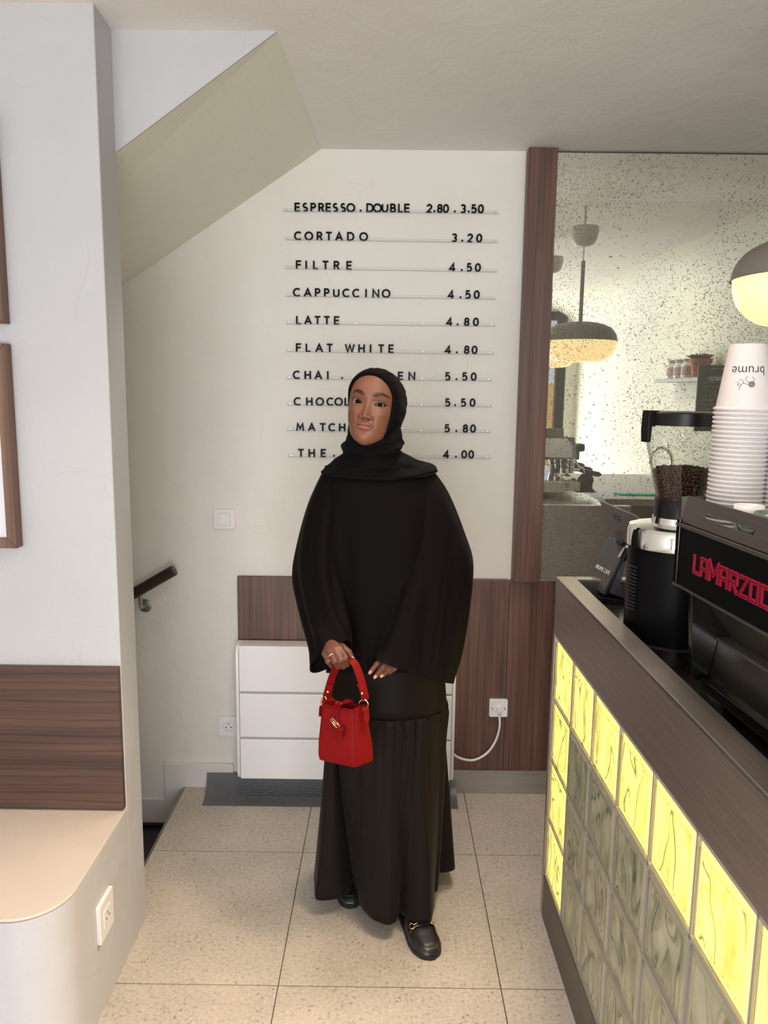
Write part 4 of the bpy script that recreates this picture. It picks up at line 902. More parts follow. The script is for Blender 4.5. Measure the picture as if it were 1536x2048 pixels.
# cup tray guard: sheet steel leaning inwards, with two long slots
gz = a1+0.002; gh = at(1371, 993, 1.47)[2]-mzt; gl = at(1371, 993, 1.47)[0]-MO[0]
print('guard', gh, gl)
def gp(y, t, off=0.0): return (0.004+gl*t+off, y, gz+gh*t)
gd = MB(); cuts = [(-0.012, 0, 1), ]
def gquad(ya, yb, ta, tb_):
    gd.add([gp(ya, ta), gp(yb, ta), gp(yb, tb_), gp(ya, tb_), gp(ya, ta, .002), gp(yb, ta, .002), gp(yb, tb_, .002), gp(ya, tb_, .002)], [(0, 1, 2, 3), (7, 6, 5, 4), (0, 4, 5, 1), (1, 5, 6, 2), (2, 6, 7, 3), (3, 7, 4, 0)])
sl1 = (-0.085, -0.25, 0.36, 0.56); sl2 = (-0.33, -0.50, 0.36, 0.56); sl3 = (-0.58, -0.75, .36, .56)
gquad(0.0, -ML, 0, 0.36); gquad(0.0, -ML, 0.56, 1.0)
for ya, yb in ((0, -0.085), (-0.25, -0.33), (-0.50, -0.58), (-0.75, -ML)): gquad(ya, yb, 0.36, 0.56)
obj('cup_guard', gd, 'steel_dark', em)
obj('cup_guard_end', MB().box(0.004, MD-0.08, -0.003, 0, a1-0.002, a1+gh), 'steel_dark', em)
obj('cup_guard_front', MB().box(MD-0.08, MD-0.077, -ML, 0, a1-0.012, a1+gh*0.4), 'steel', em)
obj('cup_tray', MB().box(0.02, MD-0.08, -ML+0.005, -0.005, a1-0.008, a1+0.0), 'steel', em)
# red logo lettering: raised, squared letters in outline on the back panel
LG = {'L': (.75, [[(0, 1), (0, 0), (.75, 0)]]), 'A': (.95, [[(0, 0), (0, 1), (.95, 1), (.95, 0)], [(0, .42), (.95, .42)]]),
 'M': (1.25, [[(0, 0), (0, 1), (.62, .35), (1.25, 1), (1.25, 0)]]), 'R': (.95, [[(0, 0), (0, 1), (.95, 1), (.95, .48), (0, .48)], [(.35, .48), (.95, 0)]]),
 'Z': (.95, [[(0, 1), (.95, 1), (0, 0), (.95, 0)]]), 'O': (.95, [[(0, 0), (0, 1), (.95, 1), (.95, 0), (0, 0)]]), 'C': (.9, [[(.9, 1), (0, 1), (0, 0), (.9, 0)]])}
M['logo_in'] = simple('logo_inline_dark', (0.09, 0.004, 0.010), 0.4)
G2 = dict(G); yy = -0.080; hL = 0.030
G.update(LG)
for ch in 'LAMARZOCCO':
    for rep in (0, 1):
        mb = glyph_mb(ch, hL, 0.0070 if rep == 0 else 0.0024, 0.003 if rep == 0 else 0.0036)
        mb.v = [(v[1], yy-v[0]*0.76, a0+(a1-a0)*0.34+v[2]) for v in mb.v]
        obj('logo_letter' if rep == 0 else 'logo_inline', mb, 'red_neon' if rep == 0 else 'logo_in', em)
    yy -= G[ch][0]*hL*0.76+0.0100
G.clear(); G.update(G2)
# group heads, portafilters, knobs and steam wands on the barista side (seen in the mirror)
for y in (-0.20, -0.48, -0.76):
    obj('group_head', MB().lathe([(0.035, a0-0.06), (0.042, a0-0.04), (0.042, a0-0.01), (0.036, a0+0.03)], c=(MD-0.02, y, 0), n=28), 'chrome', em, smooth='auto')
    pf = obj('portafilter', MB().lathe([(0.030, a0-0.10), (0.038, a0-0.07), (0.038, a0-0.055)], c=(MD-0.02, y, 0), n=24).tube([(MD+0.015, y, a0-0.08), (MD+0.06, y, a0-0.085)], 0.008, 10), 'chrome', em, smooth='auto')
    obj('portafilter_handle', MB().tube([(MD+0.05, y, a0-0.083), (MD+0.09, y, a0-0.092), (MD+0.16, y, a0-0.105), (MD+0.175, y, a0-0.107)], [0.010, 0.015, 0.015, 0.006], 14), 'black_plastic', pf)
for y in (-0.05, -ML+0.05):
    obj('steam_knob', MB().lathe([(0.022, MD-0.01), (0.024, MD+0.0), (0.024, MD+0.03), (0.019, MD+0.045)], c=(0, y, (a0+a1)/2), n=10, axis='X'), 'black_plastic', em)
    obj('steam_wand', MB().tube(catmull([(MD, y, a0-0.01), (MD+0.02, y-0.0, a0-0.05), (MD+0.045, y, a0-0.06), (MD+0.05, y, a0-0.10), (MD+0.05, y, a0-0.16)], 5), 0.0055, 10), 'chrome', em, smooth=True)
obj('front_fascia', MB().box(MD-0.008, MD+0.012, -ML, -0.0, a0-0.005, a1-0.04), 'black_plastic', em, bevel=0.003)
obj('maker_plate', MB().box(0.37, 0.47, -0.0295, -0.0275, 0.045, 0.078), 'chrome', em)
obj('maker_plate_mark', MB().box(0.38, 0.46, -0.0275, -0.0268, 0.049, 0.054).box(0.405, 0.435, -0.0275, -0.0268, 0.056, 0.071).box(0.38, 0.46, -.0275, -.0268, 0.073, 0.075), 'gap', em)
obj('side_lower_plate', MB().box(0.10, MD-0.06, -0.010, 0.0015, 0.03, 0.085), 'steel', em)
# black cloth over the steam wand
cl = MB(); base = em.matrix_basis if False else None
rings = []
for k in range(9):
    t = k/8; zz_ = ZR+0.13-0.10*t; rr = 0.015+0.03*t+0.006*math.sin(7*t)
    rings.append([(0.56+rr*math.cos(a)*(1.3)+0.008*math.sin(3*a+5*t), rr*0.5*math.sin(a)+0.004*math.cos(4*a), zz_+0.004*math.sin(5*a)) for a in [2*math.pi*j/18 for j in range(18)]])
cl.loft(rings)
cM = Matrix.Translation(em.location) @ Matrix.Rotation(MR, 4, 'Z'); cl.v = [tuple(cM @ Vector((v[0]+0.0, v[1]-0.05, v[2]-ZR))) for v in cl.v]
solo('bar_cloth', cl, M['cloth_tunic'], 'black cloth hung at the steam wand of the espresso machine, seen in the mirror', 'cloth', smooth=True)
# ================================================================ PAPER CUPS (upside down stacks)
ztray = ZR+a1
def cup_proto():
    t = thing('paper_cup', 'x', 'paper cup', (0, 0, 0))
    R1, R0, hh = 0.0475, 0.031, 0.118
    prof = [(R1+0.0028, 0.002), (R1+0.0033, 0.0035), (R1+0.0028, 0.0056), (R1-0.0006, 0.0068), (R0+0.0012, hh-0.003), (R0+0.0002, hh), (R0-0.002, hh), (R0-0.0035, hh-0.007)]
    obj('cup_wall', MB().lathe(prof+[(0.0, hh-0.007)], n=40, cap=False), 'paper_cup', t, smooth='auto')
    obj('rolled_rim', MB().lathe([(R1-0.001, 0.0), (R1+0.0025, 0.0008), (R1+0.0038, 0.0033), (R1+0.0025, 0.0058), (R1-0.001, 0.0064)], n=40, cap=False), 'paper_cup', t, smooth=True)
    return t
cp0 = cup_proto()
S1 = at(1470, 1010, 1.435)
def stack(cx, cy, n, pitch, lean, name, names):
    out = []
    for k in range(n):
        loc = (cx+lean[0]*k, cy+lean[1]*k, ztray+0.001+pitch*k)
        lab = 'white paper cup '+names(k, n)
        if k == 0 and name == 'left': o = cp0; o.location = loc; o['label'] = lab; o['group'] = 'paper cups in the tall left stack'; o.rotation_euler[2] = 0
        else: o = dup(cp0, loc, random.uniform(0, 6.28) if k < n-1 else 0, lab, 'paper cups in the tall left stack' if name == 'left' else 'paper cups in the stack at the right edge')
        out.append(o)
    return out
NC = 27
topz = at(1490, 690, 1.435)[2]; botz = ztray
pitch = (topz-0.118-botz)/(NC-1)
leanx = (at(1487, 815, 1.435)[0]-at(1471, 1000, 1.435)[0])/(NC-1)*1.0
print('cup pitch', pitch, leanx, S1, ztray)
sL = stack(float(S1[0]), 1.435, NC, pitch, (leanx, 0), 'left', lambda k, n: 'upside down on top of the tall left stack, with grey print' if k == n-1 else ('at the bottom of the tall left stack, standing on the machine' if k == 0 else 'nested in the tall left stack, only its rolled rim showing'))
S2 = at(1582, 1010, 1.40)
sR = stack(float(S2[0]), 1.40, 22, pitch, (leanx*0.8, 0), 'right', lambda k, n: 'on top of the second stack, cut off by the right edge' if k == n-1 else 'nested in the second stack, cut off by the right edge')
# print on the top cup, upside down: shop name and flower drawing
def wrapcup(mb_v, cup_R1=0.0475, cup_R0=0.031, hh=0.118, lift=0.0006, a_mid=-math.pi/2):
    out = []
    for x, y, z in mb_v:      # x along the wall (m), y up (m) from the rim end
        zz_ = y; R = cup_R1-0.0006+(cup_R0+0.0012-cup_R1)*(zz_-0.0068)/(hh-0.0098)+lift+z
        a = a_mid+x/0.040; out.append((R*math.cos(a), R*math.sin(a), zz_))
    return out
def cup_print(parent):
    tgt = np.array([0, 0])-np.array([parent.location[0], parent.location[1]]); am = math.atan2(tgt[1], tgt[0])
    o = text_mesh('printed_name', 'brume', 0.0235, 'paper_inner', parent, Matrix.Rotation(math.pi, 4, 'Z'), ext=0.0001, bold=-0.0001)
    co = [tuple(v.co) for v in o.data.vertices]
    new = wrapcup([(x+0.004, y+0.0715, 0) for x, y, z in co], a_mid=am)
    for v, p in zip(o.data.vertices, new): v.co = p
    fl = MB()
    def strokes(pts, wd=0.0007):
        P = [np.array(p) for p in pts]
        L_, R_2 = [], []
        for i, p in enumerate(P):
            d = P[min(i+1, len(P)-1)]-P[max(i-1, 0)]; d = d/np.linalg.norm(d); nn = np.array([-d[1], d[0]])
            L_.append(p+nn*wd/2); R_2.append(p-nn*wd/2)
        V = L_+R_2; n = len(P); fl.add([(v[0], v[1], 0) for v in V], [(i, i+1, n+i+1, n+i) for i in range(n-1)])
    # blossom, petals and stems hanging (cup is upside down)
    for k in range(9):
        a = k*0.7; r1 = 0.0058; c0 = np.array([0.010, 0.047])
        strokes([c0+0.0012*np.array([math.cos(a), math.sin(a)]), c0+r1*np.array([math.cos(a+.25), math.sin(a+.25)]), c0+r1*0.95*np.array([math.cos(a+.55), math.sin(a+.55)]), c0+0.0015*np.array([math.cos(a+.7), math.sin(a+.7)])], 0.0009)
    strokes(catmull([(0.006, 0.050), (0.001, 0.053), (0.000, 0.058), (0.004, 0.060)], 4)); strokes(catmull([(0.012, 0.051), (0.014, 0.056), (0.010, 0.060)], 4))
    strokes(catmull([(0.004, 0.046), (-0.003, 0.049), (-0.008, 0.045), (-0.013, 0.046)], 4)); strokes(catmull([(-0.002, 0.048), (-0.006, 0.055), (-0.010, 0.053)], 4)); strokes(catmull([(-0.006, 0.045), (-0.009, 0.040), (-0.008, 0.037)], 4))
    strokes(catmull([(-0.013, 0.046), (-0.010, 0.049), (-0.014, 0.051)], 4)); strokes([(-0.013, 0.0875), (0.013, 0.0875)], 0.0004)
    v = wrapcup([(x, y, 0) for x, y, z in fl.v], a_mid=am); fl.v = v
    obj('printed_flower', fl, 'paper_inner', parent)
cup_print(sL[-1])
def mug(loc, rz, mat, label, r=0.034, h=0.045, inner='white_plastic'):
    t = thing('coffee_cup', label, 'coffee cup', loc, rz)
    obj('cup_body', MB().lathe([(r*0.66, 0), (r*0.72, 0.003), (r*0.95, h*0.35), (r, h*0.75), (r, h), (r-0.004, h), (r-0.004, h*0.75), (r*.85, h*0.3), (0, 0.006)], n=40, cap=False), mat, t, smooth=True)
    hp_ = [(r-0.001, 0, h*0.82), (r+0.014, 0, h*0.82), (r+0.021, 0, h*0.58), (r+0.014, 0, h*0.32), (r-0.003, 0, h*0.28)]
    obj('cup_handle', MB().tube(catmull(hp_, 5), 0.0036, 8, flat=1.3, up=(0, 1, 0)), mat, t, smooth=True)
    return t
g1 = at(1552, 1020, 1.27); mug((float(g1[0]), 1.27, ztray), math.radians(150), 'green_glaze', 'small green glazed coffee cup on the machine at the right edge', 0.033, 0.050)
g2 = at(1499, 1010, 1.345); mug((float(g2[0]), 1.345, ztray), math.radians(-60), 'white_plastic', 'small white coffee cup behind the green one on the machine', 0.025, 0.052)

# ================================================================ PENDANT LAMPS
def pendant(name, cx, cy, label, zc_, scale=1.0):
    zt_, zb_ = 1.932, 1.738
    t = thing('pendant_lamp', label, 'pendant lamp', (cx, cy, 0), 0, 'pendant lamps over the bar')
    R = 0.185; zm = 1.840
    up = [(0.012, zt_+0.004), (0.05, zt_+0.003), (0.11, zt_-0.008), (0.155, zt_-0.030), (0.178, zt_-0.060), (R, zm+0.004), (R+0.003, zm), (R-0.002, zm)]
    obj('shade', MB().lathe([tuple(p) for p in catmull(up, 4)], n=72, cap=False), 'lamp_shade', t, smooth=True)
    lo = [(R-0.004, zm+0.004), (R-0.008, zm-0.03), (R-0.022, zm-0.062), (R-0.06, zb_+0.008), (R-0.11, zb_), (0.0005, zb_-0.002)]
    obj('opal_diffuser', MB().lathe([tuple(p) for p in catmull(lo, 4)], n=72, cap=False), 'opal', t, smooth=True)
    obj('stem', MB().lathe([(0.010, zt_), (0.010, zt_+0.30)], n=16), 'lamp_shade', t)
    obj('cord', MB().lathe([(0.0022, zt_+0.30), (0.0022, zc_-0.06)], n=8), 'lamp_shade', t)
    obj('canopy', MB().lathe([tuple(p) for p in catmull([(0.012, zc_-0.095), (0.045, zc_-0.085), (0.062, zc_-0.055), (0.068, zc_-0.012), (0.064, zc_)], 4)], n=40), 'lamp_canopy', t, smooth='auto')
    obj('ceiling_hook', MB().lathe([(0.006, zc_), (0.006, zc_+0.12)], n=8), 'lamp_canopy', t)
    return t
pendant('a', 0.963, 1.81, 'taupe and opal pendant lamp nearest the mirror, at the right edge', 2.395)
pendant('b', 0.99, 0.90, 'second taupe and opal pendant lamp, seen only in the mirror behind the first', 2.40)
pendant('c', 1.01, 0.0, 'third taupe and opal pendant lamp of the row, farthest from the mirror', 2.40)
# ================================================================ BACK BAR ALONG THE RIGHT WALL (seen in the mirror)
bb = thing('back_counter', 'grey stone topped back counter over brown cabinets, seen in the mirror', 'counter', (1.75, 0.6, 0))
obj('worktop', MB().box(1.38, 2.095, -0.6, 0.95, 0.88, 0.925), 'counter_grey', bb, world=True, bevel=0.002)
obj('side_panel', MB().box(1.38, 1.41, -0.58, 0.94, 0, 0.88), 'counter_grey', bb, world=True)
for k in range(2):
    obj('cabinet_door', MB().box(1.42+0.335*k, 1.75+0.335*k, 0.915, 0.94, 0.05, 0.87), 'brown_panel', bb, world=True, bevel=0.002)
obj('cabinet_body', MB().box(1.41, 2.095, -0.58, 0.915, 0, 0.88), 'brown_panel', bb, world=True)
cl2 = MB().prism([(1.50, 0.70), (1.82, 0.72), (1.80, 0.80), (1.52, 0.79)], 0.925, 0.937, 'Z')
solo('folded_cloth', cl2, 'mint', 'mint green folded cloth on the back counter, seen in the mirror', 'cloth', bevel=0.003)
tw = MB(); rings = []
for k in range(7):
    t = k/6; rings.append([(1.74+0.05*math.cos(a)*(0.8+.3*t)+0.006*math.sin(3*a), 0.955+0.012*math.sin(a), 0.925-0.17*t) for a in [2*math.pi*j/16 for j in range(16)]])
tw.loft(rings); solo('hanging_towel', tw, 'stripe_cloth', 'beige striped towel hanging from the back counter edge, seen in the mirror', 'towel', smooth=True)
fa = thing('faucet', 'chrome gooseneck faucet on the back counter, seen through the bean hopper', 'faucet', (1.93, 0.55, 0.925))
obj('base', MB().lathe([(0.028, 0), (0.026, 0.02), (0.016, 0.05)], n=20), 'chrome', fa, smooth='auto')
obj('spout', MB().tube(catmull([(0, 0, 0.04), (0, 0, 0.20), (-0.02, 0, 0.27), (-0.08, 0, 0.30), (-0.135, 0, 0.26), (-0.15, 0, 0.19)], 6), 0.011, 12), 'chrome', fa, smooth=True)
obj('lever', MB().tube([(0.02, 0, 0.05), (0.07, 0, 0.09)], 0.006, 8), 'chrome', fa)
sh = thing('wall_shelf', 'narrow pale shelf on the bar wall, seen in the mirror above the grinder', 'shelf', (2.02, 0.5, 1.69))
obj('board', MB().box(1.94, 2.1, 0.06, 1.05, 1.665, 1.69), 'counter_grey', sh, world=True, bevel=0.001)
for y in (0.9,): obj('shelf_bracket', MB().prism([(2.1, 1.665), (2.04, 1.665), (2.1, 1.60)], y, y+0.012), 'black_matte', sh, world=True)
jn = ['left', 'middle', 'right']
for k, y in enumerate((0.27, 0.41, 0.55)):
    j = thing('jar', 'small white storage jar on the mirrored shelf, %s of three' % jn[k], 'jar', (2.0, y, 1.69), 0, 'white jars on the shelf')
    obj('jar_body', MB().lathe([(0.044, 0), (0.048, 0.01), (0.048, 0.085), (0.036, 0.10), (0.036, 0.108)], n=28), 'white_plastic', j, smooth='auto')
    obj('lid', MB().lathe([(0.040, 0.108), (0.040, 0.125), (0.034, 0.128)], n=28), 'counter_grey', j, smooth='auto')
    obj('jar_label', MB().lathe([(0.0486, 0.02), (0.0486, 0.075)], n=28, cap=False), simple('jar_label_pink', (0.5, 0.36, 0.38), 0.6), j)
pp_ = thing('potted_plant', 'succulent in a terracotta pot on the mirrored shelf', 'potted plant', (2.0, 0.745, 1.69))
obj('pot', MB().lathe([(0.045, 0), (0.062, 0.09), (0.070, 0.09), (0.072, 0.12), (0.062, 0.12), (0.060, 0.105), (0, 0.105)], n=32, cap=False), 'terracotta', pp_, smooth='auto')
lf = MB()
for k in range(26):
    a = k*2.4; r = 0.012+0.0018*k; el = 1.2-0.03*k
    p0 = np.array([0.3*r*math.cos(a), 0.3*r*math.sin(a), 0.108]); p2 = p0+np.array([1.35*r*math.cos(a), 1.35*r*math.sin(a), 0.018+0.03*math.sin(el)])
    lf.tube([p0, (p0+p2)/2+[0, 0, .006], p2], [0.004, 0.0095, 0.001], 6, flat=0.5)
obj('leaves', lf, 'leaf', pp_)['kind'] = 'stuff'
cbd = thing('chalkboard', 'black chalkboard with white handwriting, seen in the mirror left of the cups', 'chalkboard', (1.99, 1.02, 1.36), 0)
obj('board', MB().box(-0.14, 0.09, -0.006, 0.006, 0.0, 0.40), 'slate', cbd)
ck = MB(); rnd2 = random.Random(3)
for r_i, (wd_, x_) in enumerate([(.07, 0), (0, 0), (.12, -.01), (.15, 0), (.14, 0), (0, 0), (.11, -.01), (.17, 0), (.14, 0), (.08, -.02), (0, 0), (.14, 0), (.17, 0)]):
    if not wd_: continue
    z_ = 0.375-0.027*r_i; x = x_-0.025-wd_/2
    while x < x_-0.025+wd_/2:      # handwriting strokes
        w_ = rnd2.uniform(0.004, 0.010); h_ = rnd2.uniform(0.003, 0.009)
        ck.tube([(x, 0.0068, z_), (x+w_*.5, 0.0068, z_+h_), (x+w_, 0.0068, z_+rnd2.uniform(-.002, .002))], 0.0011, 3, cap=False); x += w_+rnd2.choice((0.001, 0.001, 0.006))
obj('handwriting', ck, 'chalk', cbd)['kind'] = 'stuff'
obj('easel_leg', MB().box(-0.10, -0.085, -0.02, -0.006, 0.0, 0.3).box(0.04, 0.055, -0.02, -0.006, 0.0, 0.3), 'brown_panel', cbd)
socket((2.1, -0.05, 1.18), 'white wall socket on the bar wall, seen in the mirror left of the grinder', -math.pi/2)
cbd.location = (2.02, 1.02, 1.36)
# ================================================================ PERSON
def smin(a, b, k):
    h = np.clip(0.5+0.5*(b-a)/k, 0, 1); return b*(1-h)+a*h-k*h*(1-h)
def capsule(P, a, b, ra, rb):
    a = np.array(a, float); b = np.array(b, float); ab = b-a; L = ab@ab
    h = np.clip(((P-a)@ab)/L, 0, 1); return np.linalg.norm(P-a-h[..., None]*ab, axis=-1)-(ra+(rb-ra)*h)
def surface_nets(f, lo, hi, step):
    lo = np.array(lo); n = np.ceil((np.array(hi)-lo)/step).astype(int)+1
    gx_, gy_, gz_ = [lo[i]+np.arange(n[i])*step for i in range(3)]
    P = np.stack(np.meshgrid(gx_, gy_, gz_, indexing='ij'), -1)
    S = f(P); nx, ny, nz = S.shape; I = S < 0
    acc = np.zeros((nx-1, ny-1, nz-1, 3)); cnt = np.zeros((nx-1, ny-1, nz-1))
    offs = [(i, j, k) for i in (0, 1) for j in (0, 1) for k in (0, 1)]
    for a in offs:
        for ax in range(3):
            if a[ax]: continue
            b = list(a); b[ax] = 1
            sa = S[a[0]:nx-1+a[0], a[1]:ny-1+a[1], a[2]:nz-1+a[2]]; sb = S[b[0]:nx-1+b[0], b[1]:ny-1+b[1], b[2]:nz-1+b[2]]
            m = (sa < 0) != (sb < 0); t = np.where(m, sa/(sa-sb+1e-12), 0)
            for c in range(3): acc[..., c] += np.where(m, (a[c]+(t if c == ax else 0)), 0)
            cnt += m
    act = cnt > 0; idx = -np.ones(act.shape, int); idx[act] = np.arange(act.sum())
    w_ = np.argwhere(act); V = (w_+acc[act]/cnt[act][:, None])*step+lo
    Fc = []
    for ax in range(3):
        sl0 = [slice(None)]*3; sl1 = [slice(None)]*3; sl0[ax] = slice(0, -1); sl1[ax] = slice(1, None)
        m = I[tuple(sl0)] != I[tuple(sl1)]; q = np.argwhere(m); o1, o2 = (ax+1) % 3, (ax+2) % 3
        q = q[(q[:, o1] > 0) & (q[:, o2] > 0) & (q[:, o1] < S.shape[o1]-1) & (q[:, o2] < S.shape[o2]-1)]
        def g_(d1, d2): r = q.copy(); r[:, o1] -= d1; r[:, o2] -= d2; return idx[r[:, 0], r[:, 1], r[:, 2]]
        quad = np.stack([g_(1, 1), g_(0, 1), g_(0, 0), g_(1, 0)], 1)
        ins = I[q[:, 0], q[:, 1], q[:, 2]]; quad[~ins] = quad[~ins][:, ::-1]; Fc.append(quad[(quad >= 0).all(1)])
    return V, np.concatenate(Fc)
def lin(c): return [((x/255+0.055)/1.055)**2.4 if x > 10 else x/255/12.92 for x in c]
SKIN = np.array(lin((131, 84, 64))); HAND = np.array(lin((108, 66, 50)))
per = thing('person', 'woman in black hijab, wide-sleeved black tunic and long skirt holding a red handbag', 'person', (0.0, 2.2, 0.0))
# ---- head frame: u to the picture's right, v up, w out of the face
YWH, PTH, RLH = math.radians(13), math.radians(5), math.radians(7.5)
wv_ = np.array([-math.sin(YWH)*math.cos(PTH), -math.cos(YWH)*math.cos(PTH), math.sin(PTH)])
uv_ = np.cross(wv_, [0, 0, 1]); uv_ = -uv_/np.linalg.norm(uv_)
if uv_[0] < 0: uv_ = -uv_
vv_ = np.cross(wv_, uv_); 
if vv_[2] < 0: vv_ = -vv_
ur = uv_*math.cos(RLH)-vv_*math.sin(RLH); vr = vv_*math.cos(RLH)+uv_*math.sin(RLH); uv_, vv_ = ur, vr
EYE0 = at(736.5, 807, 2.075)
def HW(p):
    p = np.array(p, float); p[..., 1] = np.interp(p[..., 1], [-.25, -.1155, -.080, -.048, 0, .25], [-.2455, -.111, -.0705, -.0412, 0, .25])
    return EYE0+p[..., 0:1]*uv_+p[..., 1:2]*vv_+p[..., 2:3]*wv_
def ip(v, xs_, ys_):
    xs_ = np.array(xs_); ys_ = np.array(ys_)
    # smooth monotone-ish interpolation
    t = np.interp(v, xs_, np.arange(len(xs_))); i = np.clip(t.astype(int), 0, len(xs_)-2); f_ = t-i
    p0 = ys_[np.maximum(i-1, 0)]; p1 = ys_[i]; p2 = ys_[i+1]; p3 = ys_[np.minimum(i+2, len(ys_)-1)]
    return 0.5*(2*p1+(-p0+p2)*f_+(2*p0-5*p1+4*p2-p3)*f_**2+(-p0+3*p1-3*p2+p3)*f_**3)
VS = [-.116, -.113, -.106, -.093, -.075, -.055, -.030, 0.0, .030, .060, .085, .105, .113]
AW = [.010, .026, .0410, .0535, .0620, .0675, .0710, .0720, .0700, .0640, .0520, .0330, .005]
W0 = [-.022, -.009, -.0005, .0040, .0035, .0045, .0040, .0030, .0085, .0060, -.008, -.034, -.058]
def Gs(u, v, u0, v0, su, sv): return np.exp(-((u-u0)/su)**2-((v-v0)/sv)**2)
def face_base(u, v):
    a = ip(v, VS, AW); w0 = ip(v, VS, W0); s_ = np.clip(np.abs(u)/a, 0, 0.999)
    return w0-0.083*(1-np.power(1-s_**2.35, 0.56))
EX, EYV = 0.0312, 0.0
def eye_d(u, v):
    """>0 inside the lid opening (both eyes)"""
    best = np.full(np.shape(u), -9.0)
    for sgn in (-1, 1):
        du = (u-sgn*EX)*sgn/0.0140; vc = v-0.0010*du
        top = 0.0058*np.power(np.clip(1-np.abs(du-0.05)**2.0, 0, 1), 0.75); bot = -0.0044*np.power(np.clip(1-np.abs(du)**2.2, 0, 1), 0.85)
        d = np.where(np.abs(du) < 1, np.minimum(top-vc, vc-bot), -(np.abs(du)-1)*0.014-np.abs(vc)*0.6)
        best = np.maximum(best, d)
    return best
def face_disp(u, v):
    au = np.abs(u); d = np.zeros_like(u)
    # nose: bridge, tip, wings
    prof = ip(v, [-.060, -.0505, -.0475, -.043, -.037, -.028, -.015, -.003, .008, .022, .04], [0, .0010, .0062, .0150, .0178, .0142, .0088, .0046, .0030, .0010, 0])
    wid = ip(v, [-.060, -.048, -.040, -.030, -.015, 0, .02], [.013, .0120, .0112, .0090, .0075, .0072, .010])
    d += prof*np.exp(-np.power(au/wid, 2.0))
    d += 0.0075*Gs(au, v, .0150, -.0425, .0058, .0062) - 0.0014*Gs(au, v, .0225, -.0415, .0040, .0075)
    d -= 0.0050*Gs(au, v, .0078, -.0488, .0042, .0022)
    # sockets, brow, lids
    d -= 0.0060*Gs(au, v, .0240, .004, .0120, .0105)*1.0; d -= 0.0020*Gs(au, v, .040, .006, .010, .009)
    d += 0.0032*Gs(au, v, .0300, .0260, .0190, .0065)
    d += 0.0046*Gs(au, v, EX, .0005, .0130, .0088)
    d -= 0.0012*Gs(au, v, EX, .0098, .0135, .0017)
    d -= 0.0010*Gs(au, v, .029, -.0125, .012, .004)
    # cheeks, temples, chin, jaw
    d += 0.0050*Gs(au, v, .0400, -.0280, .0170, .0150) - 0.0026*Gs(au, v, .0470, -.0640, .0130, .0180)
    d += 0.0045*Gs(u, v, 0, -.0990, .0150, .0115) - 0.0030*Gs(u, v, 0, -.0850, .0160, .0050)
    d -= 0.0018*Gs(au, v, .0245, -.0540, .0050, .0120)
    # mouth
    d += 0.0048*Gs(u, v, 0, -.0670, .0230, .0150)
    ml = -0.0668+0.0012*np.cos(np.clip(u/0.0235, -1, 1)*math.pi*1.5)*0.5-0.0010*(au/0.0235)**2
    ww = np.clip(1-(au/0.0225)**2.2, 0, 1)
    up_h = (0.0118-0.0012*np.exp(-(au/0.0030)**2)+0.0007*np.exp(-((au-.0055)/.004)**2))*ww**0.75; lo_h = 0.0142*ww**0.65
    tu = (v-ml)/np.maximum(up_h, 1e-5); tl = (ml-v)/np.maximum(lo_h, 1e-5)
    lipu = (tu >= 0) & (tu <= 1) & (ww > 0); lipl = (tl > 0) & (tl <= 1) & (ww > 0)
    d += np.where(lipu, 0.0042*ww*np.sin(np.clip(tu, 0, 1)*math.pi)**0.7, 0) + np.where(lipl, 0.0060*ww*np.sin(np.clip(tl*0.96+.04, 0, 1)*math.pi)**0.7, 0)
    d -= 0.0030*np.exp(-((v-ml)/0.0011)**2)*(ww > 0)*ww**.5
    d -= 0.0012*Gs(u, v, 0, -.0560, .0028, .0045)
    d -= 0.0020*Gs(au, v, .0250, -.0680, .0030, .0030)
    return d, lipu, lipl, ml, ww
nu, nv2 = 260, 340
tt = np.linspace(-1, 1, nu); vs_ = np.linspace(-.1158, .0790, nv2)
Tg, Vg = np.meshgrid(tt, vs_); Ag = ip(Vg, VS, AW)
Ug = Ag*np.sin(Tg*math.pi/2*0.999)
Wb = face_base(Ug, Vg); Dg, lipu, lipl, mlg, wwg = face_disp(Ug, Vg)
fade = np.clip((1-np.abs(np.sin(Tg*math.pi/2)))/0.10, 0, 1)
Wg = Wb+Dg*fade
ed = eye_d(Ug, Vg)
Wg = Wg - np.where(ed > 0, np.minimum(ed/0.0007, 1)*0.0050, 0)
# face colours: skin, brows, lips, eye make-up
Cg = np.tile(SKIN, (*Ug.shape, 1)); au = np.abs(Ug)
def blend(C, col, m): m = np.clip(m, 0, 1)[..., None]; return C*(1-m)+np.array(col)*m
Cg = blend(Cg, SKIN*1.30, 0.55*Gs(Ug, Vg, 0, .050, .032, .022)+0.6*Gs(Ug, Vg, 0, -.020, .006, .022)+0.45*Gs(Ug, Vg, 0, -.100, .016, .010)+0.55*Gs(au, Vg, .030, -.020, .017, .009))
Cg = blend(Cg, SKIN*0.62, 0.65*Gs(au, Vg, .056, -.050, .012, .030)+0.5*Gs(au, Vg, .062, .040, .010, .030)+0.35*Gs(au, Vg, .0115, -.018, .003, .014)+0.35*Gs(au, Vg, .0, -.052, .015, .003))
Cg = blend(Cg, lin((70, 34, 30)), 0.62*Gs(au, Vg, .034, .0085, .0155, .0062)*(ed <= 0))
